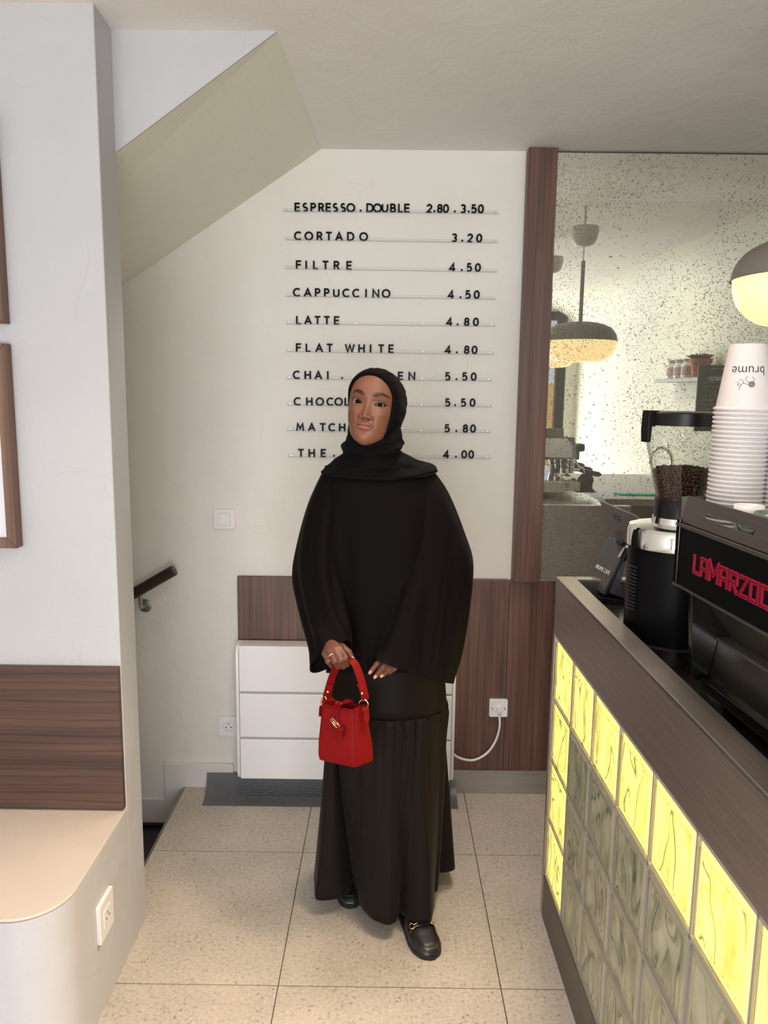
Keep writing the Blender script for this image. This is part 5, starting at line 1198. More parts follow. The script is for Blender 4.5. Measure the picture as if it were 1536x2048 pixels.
# lash line and wing
for sgn in (-1, 1):
    du = (Ug-sgn*EX)*sgn; 
    upl = np.exp(-(np.minimum(np.abs(ed+0.0006), 1)/0.0017)**2)*((Vg-0.0010*du/0.014) > 0.0002)*(np.abs(du) < .0150)
    Cg = blend(Cg, (.004, .003, .003), 1.0*upl)
    lol = np.exp(-(np.abs(ed+0.0003)/0.00045)**2)*(Vg <= 0.0006)*(np.abs(du) < .0145)
    Cg = blend(Cg, (.012, .008, .007), 0.85*lol)
    wing = np.exp(-((Vg-0.0012-0.42*(du-.0135))/0.0011)**2)*((du > .0125) & (du < .0200)); Cg = blend(Cg, (.006, .004, .004), 0.85*wing)
# brows
for sgn in (-1, 1):
    x = Ug*sgn; t = np.clip((x-.0100)/(.0430), 0, 1)
    mid_ = 0.0222+0.0070*np.sin(np.clip(t*1.18, 0, 1.3)*math.pi/2*1.15)-0.0062*np.clip(t-.62, 0, 1)/.38
    hw2 = 0.0050*np.power(np.clip(1-t, 0, 1), .55)*(0.75+0.5*np.clip(t*4, 0, 1))+0.0002
    mk = 1/(1+np.exp((np.abs(Vg-mid_)-hw2)/0.00045)); mk = mk*((x > .0085) & (x < .0545))*np.clip((x-.0085)/.010, 0, 1)**.6
    Cg = blend(Cg, lin((44, 25, 20)), 0.93*mk)
lipc = np.array(lin((156, 90, 86))); Cg = blend(Cg, lin((138, 82, 76)), lipu*0.85); Cg = blend(Cg, lipc, lipl*0.92)
eg = np.clip(1-np.abs((Vg-mlg))/0.0009, 0, 1)*(wwg > 0.02); Cg = blend(Cg, (.035, .010, .008), eg*0.9)
lin_edge = (np.exp(-(((Vg-mlg)-(0.0113*wwg**.75))/0.0006)**2)+np.exp(-(((mlg-Vg)-(0.0142*wwg**.65))/0.0007)**2))*(wwg > .03); Cg = blend(Cg, lin((105, 58, 46)), 0.55*lin_edge)
teeth = np.exp(-((Vg-mlg-0.0006)/0.0007)**2)*(np.abs(Ug+.001) < .009); Cg = blend(Cg, (.55, .48, .44), 0.65*teeth)
Cg = blend(Cg, (.012, .004, .003), 0.95*np.exp(-(((au-.0078)/.0034)**2+((Vg+.0488)/.0014)**2)**1.2))
Cg = np.where((ed > 0.0002)[..., None], np.array([.03, .012, .01]), Cg)
fv = HW(np.stack([Ug, Vg, Wg], -1).reshape(-1, 3)); 
FACE_GRID = (Ug, Vg)
ii, jj = np.meshgrid(np.arange(nv2-1), np.arange(nu-1), indexing='ij'); b0_ = ii*nu+jj
ff = np.stack([b0_, b0_+1, b0_+nu+1, b0_+nu], -1).reshape(-1, 4)
# ---- the rest of the body grown as one smooth surface
S_ = dict(neck0=HW([0, -.08, -.085]), neck1=at(752, 940, 2.20), sh_r=at(690, 968, 2.20), sh_l=at(818, 968, 2.20), el_r=at(632, 1150, 2.20), el_l=at(900, 1150, 2.20),
          wr_r=at(662, 1284, 2.035), wr_l=at(806, 1300, 2.055), chest=at(755, 1010, 2.19), belly=at(760, 1150, 2.2), pel=at(765, 1290, 2.2))
sk_head = HW([0, .02, -.090])
foot_l0 = atz(800, 1806, 0.0); toe_l = atz(866, 1921, 0.0)
foot_r0 = atz(712, 1712, 0.0); toe_r = atz(699, 1818, 0.0)
print('shoe lengths', np.linalg.norm(toe_l-foot_l0), np.linalg.norm(toe_r-foot_r0))
def body_sdf(P):
    d = capsule(P, S_['neck0'], S_['neck1'], .040, .050)
    d = smin(d, np.linalg.norm((P-sk_head)/np.array([1, 1.1, 1.0]), axis=-1)-.060, .03)
    d = smin(d, capsule(P, S_['sh_r'], S_['sh_l'], .030, .030), .04)
    d = smin(d, capsule(P, S_['chest'], S_['belly'], .085, .085), .06)
    d = smin(d, capsule(P, S_['belly'], S_['pel'], .10, .12), .06)
    for s in 'rl':
        d = smin(d, capsule(P, S_['sh_'+s], S_['el_'+s], .038, .030), .03)
        d = smin(d, capsule(P, S_['el_'+s], S_['wr_'+s], .030, .020), .015)
    hips = S_['pel']; 
    for f0, t0, sg in ((foot_r0, toe_r, -1), (foot_l0, toe_l, 1)):
        hip = hips+[sg*.07, 0, -.05]; ank = np.array([f0[0], f0[1], 0.085])+(t0-f0)*0.16; knee = (hip+ank)/2+[0, -.03, 0.02]
        d = smin(d, capsule(P, hip, knee, .080, .052), .04); d = smin(d, capsule(P, knee, ank, .052, .030), .03)
        d = smin(d, capsule(P, ank-[0, 0, .03], np.array([*(f0+(t0-f0)*0.60)[:2], .030]), .028, .014), .02)
    return d
bv_, bf_ = surface_nets(body_sdf, (-.30, 1.88, 0.0), (.32, 2.40, 1.66), .0105)
# hands at fine resolution
def hand_r(P):
    # her right hand (left in the picture), fingers hooked over the bag handle
    k = .0045; wr = at(663, 1280, 2.035); 
    d = capsule(P, wr, at(666, 1296, 2.012), .0215, .0215)
    mc = [(679, 1298, 1.995), (669.5, 1300, 1.990), (660, 1303, 1.992), (651.5, 1308, 2.000)]
    pi = [(690.5, 1316, 1.972), (680.5, 1321, 1.966), (669, 1322, 1.969), (656, 1323, 1.978)]
    tp = [(694, 1329, 1.990), (686.5, 1333.5, 1.985), (676, 1333.5, 1.988), (664.5, 1333, 1.996)]
    rr = [.0086, .0088, .0084, .0076]
    for a in mc: d = smin(d, capsule(P, at(665, 1290, 2.02), at(*a), .016, .0115), .008)
    for a, b, c, r in zip(mc, pi, tp, rr):
        f1 = capsule(P, at(*a), at(*b), r*1.12, r); f2 = capsule(P, at(*b), at(*c), r, r*.9); fg = smin(f1, f2, .003); d = smin(d, fg, .0028)
    th0, th1, th2 = at(680, 1291, 2.015), at(697.5, 1305, 2.003), at(705, 1317.5, 1.997)
    d = smin(d, smin(capsule(P, th0, th1, .0125, .0088), capsule(P, th1, th2, .0088, .0070), .003), .004)
    return d
def hand_l(P):
    # her left hand, fingers showing under the wide sleeve
    wr = at(812, 1296, 2.06); d = capsule(P, wr, at(795, 1310, 2.045), .021, .022)
    mc = [(770, 1315, 2.040), (776, 1318, 2.018), (786, 1322, 2.022), (796, 1325, 2.03)]
    pi = [(755.5, 1326, 2.020), (766.5, 1334, 2.006), (778.5, 1338, 2.010), (789, 1337, 2.020)]
    tp = [(742.0, 1342.5, 2.012), (752.5, 1351.5, 2.010), (765.5, 1350, 2.014), (778.5, 1345, 2.022)]
    rr = [.0080, .0084, .0080, .0070]
    for a in mc: d = smin(d, capsule(P, at(795, 1308, 2.045), at(*a), .017, .0110), .008)
    for a, b, c, r in zip(mc, pi, tp, rr):
        d = smin(d, smin(capsule(P, at(*a), at(*b), r*1.12, r), capsule(P, at(*b), at(*c), r, r*.80), .003), .0022)
    d = smin(d, smin(capsule(P, at(785, 1306, 2.06), at(768, 1322, 2.062), .012, .0095), capsule(P, at(768, 1322, 2.062), at(760, 1334, 2.06), .0095, .0075), .003), .004)
    return d
c_ = at(673, 1308, 2.0); hv1, hf1 = surface_nets(hand_r, c_-[.055, .06, .06], c_+[.06, .07, .06], .0017)
c_ = at(775, 1325, 2.03); hv2, hf2 = surface_nets(hand_l, c_-[.065, .06, .06], c_+[.075, .07, .065], .0017)
def relax(V, Fq, it=3):
    for _ in range(it):
        S = np.zeros_like(V); c = np.zeros(len(V))
        for a, b in ((0, 1), (1, 2), (2, 3), (3, 0)):
            np.add.at(S, Fq[:, a], V[Fq[:, b]]); np.add.at(S, Fq[:, b], V[Fq[:, a]]); np.add.at(c, Fq[:, a], 1); np.add.at(c, Fq[:, b], 1)
        V = V*.5+S/np.maximum(c, 1)[:, None]*.5
    return V
bv_, hv1, hv2 = relax(bv_, bf_), relax(hv1, hf1), relax(hv2, hf2)
allv = np.concatenate([fv, bv_, hv1, hv2]); o1 = len(fv); o2 = o1+len(bv_); o3 = o2+len(hv1)
allf = np.concatenate([ff, bf_+o1, hf1+o2, hf2+o3])
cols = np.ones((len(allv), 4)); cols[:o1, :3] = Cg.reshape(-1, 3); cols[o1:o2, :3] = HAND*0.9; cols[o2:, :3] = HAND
# knuckles and fingertips a little darker / paler
def tint(v0, pts, r, f_):
    for p in pts:
        dd = np.exp(-(np.linalg.norm(allv[v0:]-p, axis=1)/r)**2)[:, None]; cols[v0:, :3] = cols[v0:, :3]*(1-dd)+cols[v0:, :3]*np.array(f_)*dd
tint(o2, [at(690.5, 1316, 1.965), at(680.5, 1321, 1.96), at(669, 1322, 1.962), at(656, 1323, 1.97)], .008, (.8, .75, .72))
tint(o2, [at(739.5, 1346.5, 2.01), at(750, 1355.5, 2.008), at(763, 1353.5, 2.012), at(776, 1347.5, 2.02)], .010, (1.7, 1.45, 1.4))
mb = MB(); me = bpy.data.meshes.new('body'); me.from_pydata((allv-np.array(per.location)).tolist(), [], allf.tolist()); me.update()
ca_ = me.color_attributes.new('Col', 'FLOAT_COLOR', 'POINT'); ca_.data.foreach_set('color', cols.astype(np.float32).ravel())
me.polygons.foreach_set('use_smooth', [True]*len(me.polygons)); me.materials.append(M['skin'])
body_o = link(bpy.data.objects.new('body', me)); body_o.parent = per

# eyes
gaze_t = np.array([0, 0, H])
for sgn in (-1, 1):
    uc, vc = sgn*EX, 0.0006; wc = float(face_base(np.array([uc]), np.array([vc]))[0]+face_disp(np.array([uc]), np.array([vc]))[0][0])
    c = HW(np.array([uc, vc, wc-0.0125])); gz_ = gaze_t-c; gz_ = gz_/np.linalg.norm(gz_); gz_ = gz_+vv_*0.02; gz_ /= np.linalg.norm(gz_); c = c-uv_*float(gz_@uv_)*.0117-vv_*float(gz_@vv_)*.0117
    ms_ = MB().sphere((0, 0, 0), 0.0117, 72, 54); V = np.array(ms_.v); nrm = V/np.linalg.norm(V, axis=1)[:, None]
    # poles along the gaze
    zax = gz_; xax = np.cross([0, 0, 1], zax); xax /= np.linalg.norm(xax); yax = np.cross(zax, xax)
    V2 = V[:, 0:1]*xax+V[:, 1:2]*yax+V[:, 2:3]*zax
    ang = np.degrees(np.arccos(np.clip(nrm[:, 2], -1, 1)))
    C = np.tile([.27, .24, .22], (len(V), 1)).astype(float)
    C = np.where((ang < 33)[:, None], np.array([.014, .007, .005]), C); C = np.where(((ang > 30) & (ang < 34.5))[:, None], np.array([.010, .006, .005]), C); C = np.where((ang < 15)[:, None], np.array([.002, .002, .002]), C)
    ms_.v = [tuple(p) for p in V2]; centre(ms_, (0, 0, 0))
    e = obj('eye', ms_, 'eye', per, smooth=True); e.location = tuple(c-np.array(per.location))
    a_ = e.data.color_attributes.new('Col', 'FLOAT_COLOR', 'POINT'); a_.data.foreach_set('color', np.concatenate([C, np.ones((len(C), 1))], 1).astype(np.float32).ravel())
# eyelashes
la = MB()
for sgn in (-1, 1):
    for k in range(19):
        du = -0.7+1.65*k/18; u = sgn*(EX+du*0.0140); v = 0.0058*max(0, 1-abs(du-0.05)**2)**.75+0.0010*du+0.0001
        w_ = float(face_base(np.array([u]), np.array([v]))[0]+face_disp(np.array([u]), np.array([v]))[0][0])
        L_ = 0.0030+0.0024*max(0, du); p0 = np.array([u, v, w_-0.0006]); p1 = p0+np.array([sgn*0.25*du*L_*2, 0.30*L_, L_*0.8]); p2 = p0+np.array([sgn*0.5*du*L_*2, 0.95*L_, L_*1.15])
        la.tube([HW(p0), HW(p1), HW(p2)], [.00026, .0002, .00006], 4)
obj('eyelashes', la, 'black_letter', per, world=True)['kind'] = 'stuff'
# nails, ring
def nail(px, py, Y, dpx, name='fingernail'):
    c = at(px, py, Y); d_ = at(px+dpx[0], py+dpx[1], Y)-c; d_ /= np.linalg.norm(d_); s_ = np.cross(d_, [0, 1, 0]); s_ /= np.linalg.norm(s_)
    nn = np.cross(s_, d_); nn = nn if nn[1] < 0 else -nn
    m_ = MB(); rings = []
    for i in range(7):
        t = -1+2*i/6; wd_ = .0043*math.sqrt(max(0.02, 1-max(0, abs(t)-.2)**2/.70)); rings.append([c+d_*t*.0058+s_*wd_*math.cos(a)+nn*.0016*math.sin(a) for a in [math.pi*2*j/12 for j in range(12)]])
    return obj(name, m_.loft(rings), 'nail', per, world=True, smooth=True)
nail(740.0, 1345.0, 2.0035, (-12, 19)); nail(750.3, 1354.0, 2.0015, (-13, 18)); nail(763.5, 1352.0, 2.006, (-13, 12))
nail(706.0, 1317.0, 1.9905, (8, 13))
rg = at(659.0, 1314.5, 1.981); ax_ = at(668, 1322, 1.969)-at(660, 1303, 1.992); ax_ /= np.linalg.norm(ax_)
s1 = np.cross(ax_, [0, 1, 0]); s1 /= np.linalg.norm(s1); s2 = np.cross(ax_, s1)
rg = at(663.6, 1312.5, 1.9805)
obj('ring', MB().tube([rg+(s1*math.cos(a)+s2*math.sin(a))*.0098 for a in [2*math.pi*k/32 for k in range(33)]], .0012, 8), 'silver', per, world=True, smooth=True)
# ---------------------------------------------------------------- clothes
def ering(Al, Bl, Fl, Kl, n=96):
    A_, B_, F_, K_ = [np.array(q) for q in (Al, Bl, Fl, Kl)]; C_ = (A_+B_)/2; out = []
    for k in range(n):
        a = 2*math.pi*k/n; s_ = math.sin(a); c2 = math.cos(a)
        out.append(C_+(B_-A_)/2*math.copysign(abs(c2)**.92, c2)+((K_-C_) if s_ > 0 else (F_-C_))*abs(s_)**.92)
    return out
def spl_rings(R, m):
    R = [np.array(r) for r in R]; out = []
    for i in range(len(R)-1):
        p0, p1, p2, p3 = R[max(i-1, 0)], R[i], R[i+1], R[min(i+2, len(R)-1)]
        for k in range(m):
            t = k/m; out.append(0.5*((2*p1)+(-p0+p2)*t+(2*p0-5*p1+4*p2-p3)*t*t+(-p0+3*p1-3*p2+p3)*t**3))
    return out+[R[-1]]
def fold(rings, fn):
    out = []
    for i, r in enumerate(rings):
        c = r.mean(0); t = i/(len(rings)-1); n = len(r); k = np.arange(n)/n*2*math.pi
        d = r-c; d = d/np.maximum(np.linalg.norm(d, axis=1), 1e-6)[:, None]; out.append(r+d*fn(k, t)[:, None])
    return out
def row(y, xl, xr, Yc, df, db, yF=None, yK=None):
    xm = (xl+xr)/2; return ering(at(xl, y, Yc), at(xr, y, Yc), at(xm, yF or y, Yc-df), at(xm, yK or y, Yc+db))
tor = [row(893, 706, 793, 2.185, .045, .05), row(912, 690, 812, 2.19, .055, .06, 925, 905), row(930, 662, 842, 2.2, .070, .085, 945, 920), row(955, 648, 866, 2.2, .095, .10), row(1000, 642, 880, 2.2, .115, .11),
       row(1070, 640, 886, 2.2, .130, .115), row(1160, 642, 888, 2.2, .130, .115), row(1250, 645, 890, 2.2, .128, .12), row(1346, 650, 886, 2.2, .130, .13)]
def ft(k, t): return (0.0045*np.sin(5*k+2*t)+0.0035*np.sin(9*k+3+3*t)+.0015*np.sin(17*k-4*t))*np.clip((t-.3)*2, 0, 1)
torso = fold(spl_rings(tor, 8), ft)
tun = MB().loft(torso, cap=False)
def sring(a, b, Yc, df, db, F=None, K=None):
    A_, B_ = at(*a, Yc[0]), at(*b, Yc[1]); xm, ym = (a[0]+b[0])/2, (a[1]+b[1])/2; Ym = (Yc[0]+Yc[1])/2
    return ering(A_, B_, at(*(F or (xm, ym)), Ym-df), at(*(K or (xm, ym)), Ym+db))
slr = [sring((800, 985), (853, 924), (2.2, 2.2), .060, .07), sring((812, 1055), (893, 982), (2.18, 2.2), .075, .07), sring((806, 1130), (926, 1064), (2.15, 2.2), .09, .075), sring((790, 1205), (945.5, 1130), (2.12, 2.19), .095, .08),
       sring((772, 1262), (938, 1215), (2.09, 2.17), .085, .08), sring((758, 1296), (922, 1300), (2.05, 2.15), .075, .08, (842, 1316)), sring((751, 1315), (908, 1366), (2.03, 2.13), .072, .08, (828, 1348), (835, 1330))]
def rdg(k, k0, w): return np.exp(-(((k-k0+math.pi) % (2*math.pi)-math.pi)/w)**2)
def fs(k, t): return (0.010*rdg(k, 4.1+.5*t, .16)+0.009*rdg(k, 4.75+.25*t, .14)+0.008*rdg(k, 5.5-.1*t, .15)-0.006*rdg(k, 4.45+.3*t, .15)-.007*rdg(k, 5.1, .14))*np.clip((t-.35)*3, 0, 1)+0.007*np.sin(3*k+2.5*t+1.0)*np.clip(t*1.6, 0, 1)+0.0045*np.sin(7*k-5*t+2)*np.clip(t*2, 0, 1)*(1-.4*t)
SL_ = fold(spl_rings(slr, 9), lambda k, t: fs(k, t)*(1 if t < .86 else max(0, (1-t)/.14)))
# crease falling from the elbow to the wrist
for i, r in enumerate(SL_):
    t = i/(len(SL_)-1)
tun.loft(SL_, cap=False)
sll = [sring((651, 930), (712, 985), (2.2, 2.2), .06, .07), sring((616, 1008), (686, 1050), (2.2, 2.18), .075, .07), sring((593.5, 1100), (682, 1120), (2.2, 2.16), .085, .07), sring((588.5, 1160), (684, 1172), (2.19, 2.12), .085, .07),
       sring((602, 1232), (692, 1226), (2.15, 2.09), .075, .07), sring((614, 1288), (699, 1262), (2.09, 2.06), .062, .07, (658, 1262)), sring((619.5, 1335), (704, 1292), (2.06, 2.05), .052, .055, (668, 1291), (656, 1337))]
SR_ = fold(spl_rings(sll, 9), lambda k, t: (0.004*np.sin(4*k+4*t)+0.004*np.sin(7*k-5*t+1))*np.clip(t*2, 0, 1)*(1 if t < .86 else max(0, (1-t)/.14)))
tun.loft(SR_, cap=False)
to = obj('tunic', tun, 'cloth_tunic', per, world=True, smooth=True)
so = to.modifiers.new('thick', 'SOLIDIFY'); so.thickness = 0.0025; so.offset = -1
# stitched shoulder seam of the dropped sleeve
sm_ = catmull([at(846, 1022, 2.105), at(858, 1012, 2.10), at(872, 1004, 2.105), at(884, 1001, 2.125)], 6)
# ---- skirt
hem_px = [(632, 1797), (655, 1800), (684, 1794), (697, 1782), (706, 1760), (715, 1780), (722, 1812), (745, 1838), (775, 1849), (791, 1843), (797, 1822), (804, 1826), (815, 1836), (838, 1846), (861, 1843), (866, 1815), (867, 1785), (873, 1782), (877, 1764), (878, 1745), (893, 1744), (909, 1737)]
hem = [atz(x, y, 0.062) for x, y in hem_px]+[np.array([.22, 2.42, .062]), np.array([.15, 2.50, .062]), np.array([.07, 2.47, .062]), np.array([0.0, 2.52, .062]), np.array([-.08, 2.48, .062]), np.array([-.15, 2.47, .062]), np.array([-.20, 2.38, .062]), np.array([-.215, 2.28, .062])]
print('hem', hem[0], hem[8], hem[21])
NH = 320
def closed_resample(P, n):
    P = np.array(P); Q = []
    m = len(P)
    for i in range(m):
        p0, p1, p2, p3 = P[i-1], P[i], P[(i+1) % m], P[(i+2) % m]
        for k in range(8):
            t = k/8; Q.append(0.5*((2*p1)+(-p0+p2)*t+(2*p0-5*p1+4*p2-p3)*t*t+(-p0+3*p1-3*p2+p3)*t**3)*.5+(p1*(1-t)+p2*t)*.5)
    Q = np.array(Q+[Q[0]]); L_ = np.concatenate([[0], np.cumsum(np.linalg.norm(np.diff(Q, axis=0), axis=1))])
    s_ = np.linspace(0, L_[-1], n, endpoint=False); return np.stack([np.interp(s_, L_, Q[:, c]) for c in range(3)], 1)
HM = closed_resample(hem, NH); cx_, cy_ = 0.0, 2.23
th_ = np.unwrap(np.arctan2(HM[:, 1]-cy_, HM[:, 0]-cx_)); sgn_ = 1 if th_[-1] > th_[0] else -1
full = np.linspace(0, 2*math.pi*sgn_, NH, endpoint=False)+th_[0]; dv = th_-full
kk = np.hanning(41); kk /= kk.sum(); dv = np.convolve(np.concatenate([dv[-20:], dv, dv[:20]]), kk, 'valid'); th_s = full+dv
zs_, zt2 = at(770, 1437, 2.085)[2], at(770, 1318, 2.1)[2]
def ell(cx, cy, ax, ay, z): return np.stack([cx+ax*np.cos(th_s), cy+ay*np.sin(th_s), np.full(NH, z)], 1)
cS = at(776, 1437, 2.2)[0]; hwS = (at(893, 1440, 2.2)[0]-at(659, 1440, 2.2)[0])/2
seam = ell(cS, 2.205, hwS, .135, zs_); topr = ell(cS-.004, 2.205, hwS*.93, .118, zt2)
R_up = [topr*(1-t)+seam*t for t in np.linspace(0, 1, 8)]
rnd3 = np.random.RandomState(2); pha = rnd3.uniform(0, 6.28, 6); kk_ = np.arange(NH)/NH*2*math.pi
gat = 0.0032*np.sin(46*kk_+1.5*np.sin(3*kk_))+0.0026*np.sin(29*kk_+pha[1]+np.sin(5*kk_))+0.0016*np.sin(71*kk_+pha[2])
R_dn = []
rad = np.stack([np.cos(th_s), np.sin(th_s), np.zeros(NH)], 1)
R_dn.append(seam+rad*0.0005)
for t in np.linspace(0.004, 1, 46):
    s_ = t**1.12; base_ = seam*(1-s_)+HM*s_; base_[:, 2] = zs_*(1-t)+HM[:, 2]*t
    puff = 0.0015*math.exp(-((t-.05)/.06)**2)
    g_ = gat*math.exp(-t/0.30)*min(1, t/0.02)+0.0045*np.sin(13*kk_+pha[3]+2*t)*t*(1-t)*2.2+.003*np.sin(21*kk_+pha[4])*math.exp(-t/.7)
    base_ += rad*(puff+g_)[:, None]
    R_dn.append(base_)
sk_ = MB(); sk_.loft([list(r) for r in R_up+[seam-rad*.001]], cap=False); sk_.loft([list(r) for r in R_dn], cap=False)
so_ = obj('skirt', sk_, 'cloth_skirt', per, world=True, smooth=True)
sd = so_.modifiers.new('thick', 'SOLIDIFY'); sd.thickness = 0.0022; sd.offset = -1
# ---- hijab: head wrap
NA = 120
def hloop(fn): return [HW(fn(2*math.pi*k/NA)) for k in range(NA)]
def opening(a, grow=0.0, lift=0.0):
    # oval opening: a = 0 right, 90 up
    c, s_ = math.cos(a), math.sin(a)
    top = 0.0735; bot = -0.1115
    u = math.copysign(abs(c)**.92, c)*((0.0575 if c > 0 else 0.0690)+grow); v = (s_*(top-0.012+grow)+0.012) if s_ > 0 else (s_*(-bot+0.012+grow)+0.012)
    if s_ > 0: u *= (1-0.10*s_**3)
    else: u = math.copysign(abs(c)**(.92-.52*abs(s_)), c)*((0.0565+.0090*abs(s_) if c > 0 else 0.0730)+grow)
    av = float(ip(np.array([max(min(v, .110), -.1155)]), VS, AW)[0])
    uu = u
    if abs(u) > av*0.985: 
        uu = u
        w_ = float(ip(np.array([max(min(v, .110), -.1155)]), VS, W0)[0])-0.078*min(1.0, 0.86+0.14*(abs(u)-av*.985)/.01)
        if s_ < -0.3: w_ = max(w_, -0.060-0.02*(abs(c)))
        if s_ < -0.93: w_ = max(w_, -0.022)
    else: w_ = float(face_base(np.array([u]), np.array([max(min(v, .110), -.1155)]))[0])
    g = math.exp(-((a % (2*math.pi)-math.pi-.62)/.56)**2)
    return np.array([uu*(1-g)-.063*g, v, (w_+lift)*(1-g)-.094*g])
L0 = [opening(2*math.pi*k/NA, -0.001, -0.002) for k in range(NA)]
def smooth_loop(L, it=3):
    L = np.array(L)
    for _ in range(it): L = (np.roll(L, 1, 0)+2*L+np.roll(L, -1, 0))/4
    return L
L0 = smooth_loop(L0, 6)
la_ = np.arctan2(L0[:, 1]+.02, L0[:, 0]); lr_ = np.hypot(L0[:, 1]+.02, L0[:, 0]); o_ = np.argsort(la_)
ga_ = np.arctan2(Vg+.02, Ug); gr_ = np.hypot(Vg+.02, Ug); lim = np.interp(ga_, la_[o_], lr_[o_], period=2*math.pi)+.0035+.03*np.exp(-(((ga_ % (2*math.pi))-math.pi-.55)/.80)**2)
out_ = (gr_ > lim).ravel()
bmf = bmesh.new(); bmf.from_mesh(body_o.data); bmf.verts.ensure_lookup_table()
bmesh.ops.delete(bmf, geom=[bmf.verts[i] for i in np.nonzero(out_)[0]], context='VERTS'); bmf.to_mesh(body_o.data); bmf.free()
L1 = L0+0; ctr = np.array([0, -.01, -.02]); dr = L0-ctr; dr[:, 2] = 0; dr /= np.linalg.norm(dr, axis=1)[:, None]
L1 = L0+dr*0.0035+np.array([0, 0, .0045]); L2 = L0+dr*0.0100+np.array([0, 0, .0045])
def outer(a, ru, rt, rbm, w_): 
    c, s_ = math.cos(a), math.sin(a); ru = ru*(1-.13*math.exp(-((a-math.pi-.45)/.62)**2)); return np.array([ru*math.copysign(abs(c)**.95, c), 0.008+(rt if s_ > 0 else rbm)*s_, w_])
L3 = np.array([outer(2*math.pi*k/NA, .0750, .0890, .118, -.034) for k in range(NA)])
L3[:, 2] = np.minimum(L3[:, 2], L2[:, 2]-0.008)
L4 = np.array([outer(2*math.pi*k/NA, .0780, .0925, .128, -.085) for k in range(NA)])
L5 = np.array([outer(2*math.pi*k/NA, .0760, .0870, .130, -.130) for k in range(NA)])
L6 = np.array([outer(2*math.pi*k/NA, .0650, .0700, .115, -.168) for k in range(NA)])
L7 = np.array([outer(2*math.pi*k/NA, .0300, .0330, .060, -.188) for k in range(NA)])
L8 = np.array([outer(2*math.pi*k/NA, .001, .001, .001, -.192) for k in range(NA)])
rr_ = [L0, L1, L2]+spl_rings([L2, L3, L4, L5, L6, L7, L8], 6)[1:]
for i, r in enumerate(rr_[3:]):
    t = i/len(rr_); ang_ = np.arange(NA)/NA*2*math.pi; d_ = r-np.array([0, 0, -.09]); d_[:, 2] = 0; d_ /= np.maximum(np.linalg.norm(d_, axis=1), 1e-5)[:, None]
    r += d_*(0.0007*np.sin(17*ang_+8*t)+.0005*np.sin(29*ang_-5*t))[:, None]*min(1, i/3)*(np.cos(ang_) > -0.3)[:, None]
hj = MB(); hj.loft([list(HW(r)) for r in rr_], cap=False)
# neck and shoulder drape
nd = [row(846, 705, 797, 2.150, .030, .075), row(868, 696, 804, 2.150, .062, .08, 884, 860), row(884, 687, 806.5, 2.155, .068, .08, 897, 875), row(897, 685.5, 803.5, 2.165, .072, .085, 908, 888), row(908, 683, 812, 2.18, .080, .10, 921, 903), row(920, 670, 838, 2.19, .092, .11, 936, 914),
      row(930, 652, 862, 2.195, .104, .12, 950, 924), row(939, 643, 871, 2.197, .112, .125, 960, 932)]
def fn_(k, t): return (0.0030*np.sin(3*k+9*t)+0.0032*np.sin(5*k+14*t+1)+0.0018*np.sin(9*k-16*t))*np.clip(t*3, 0, 1)+0.0042*np.sin(22*t+1.4*np.sin(k+.6))*np.clip(t*4, 0, 1)*(t < .93)
ND = fold(spl_rings(nd, 9), fn_); hj.loft(ND, cap=False)
ho = obj('hijab', hj, 'cloth_hijab', per, world=True, smooth=True)
sh_ = ho.modifiers.new('thick', 'SOLIDIFY'); sh_.thickness = 0.0022; sh_.offset = -1
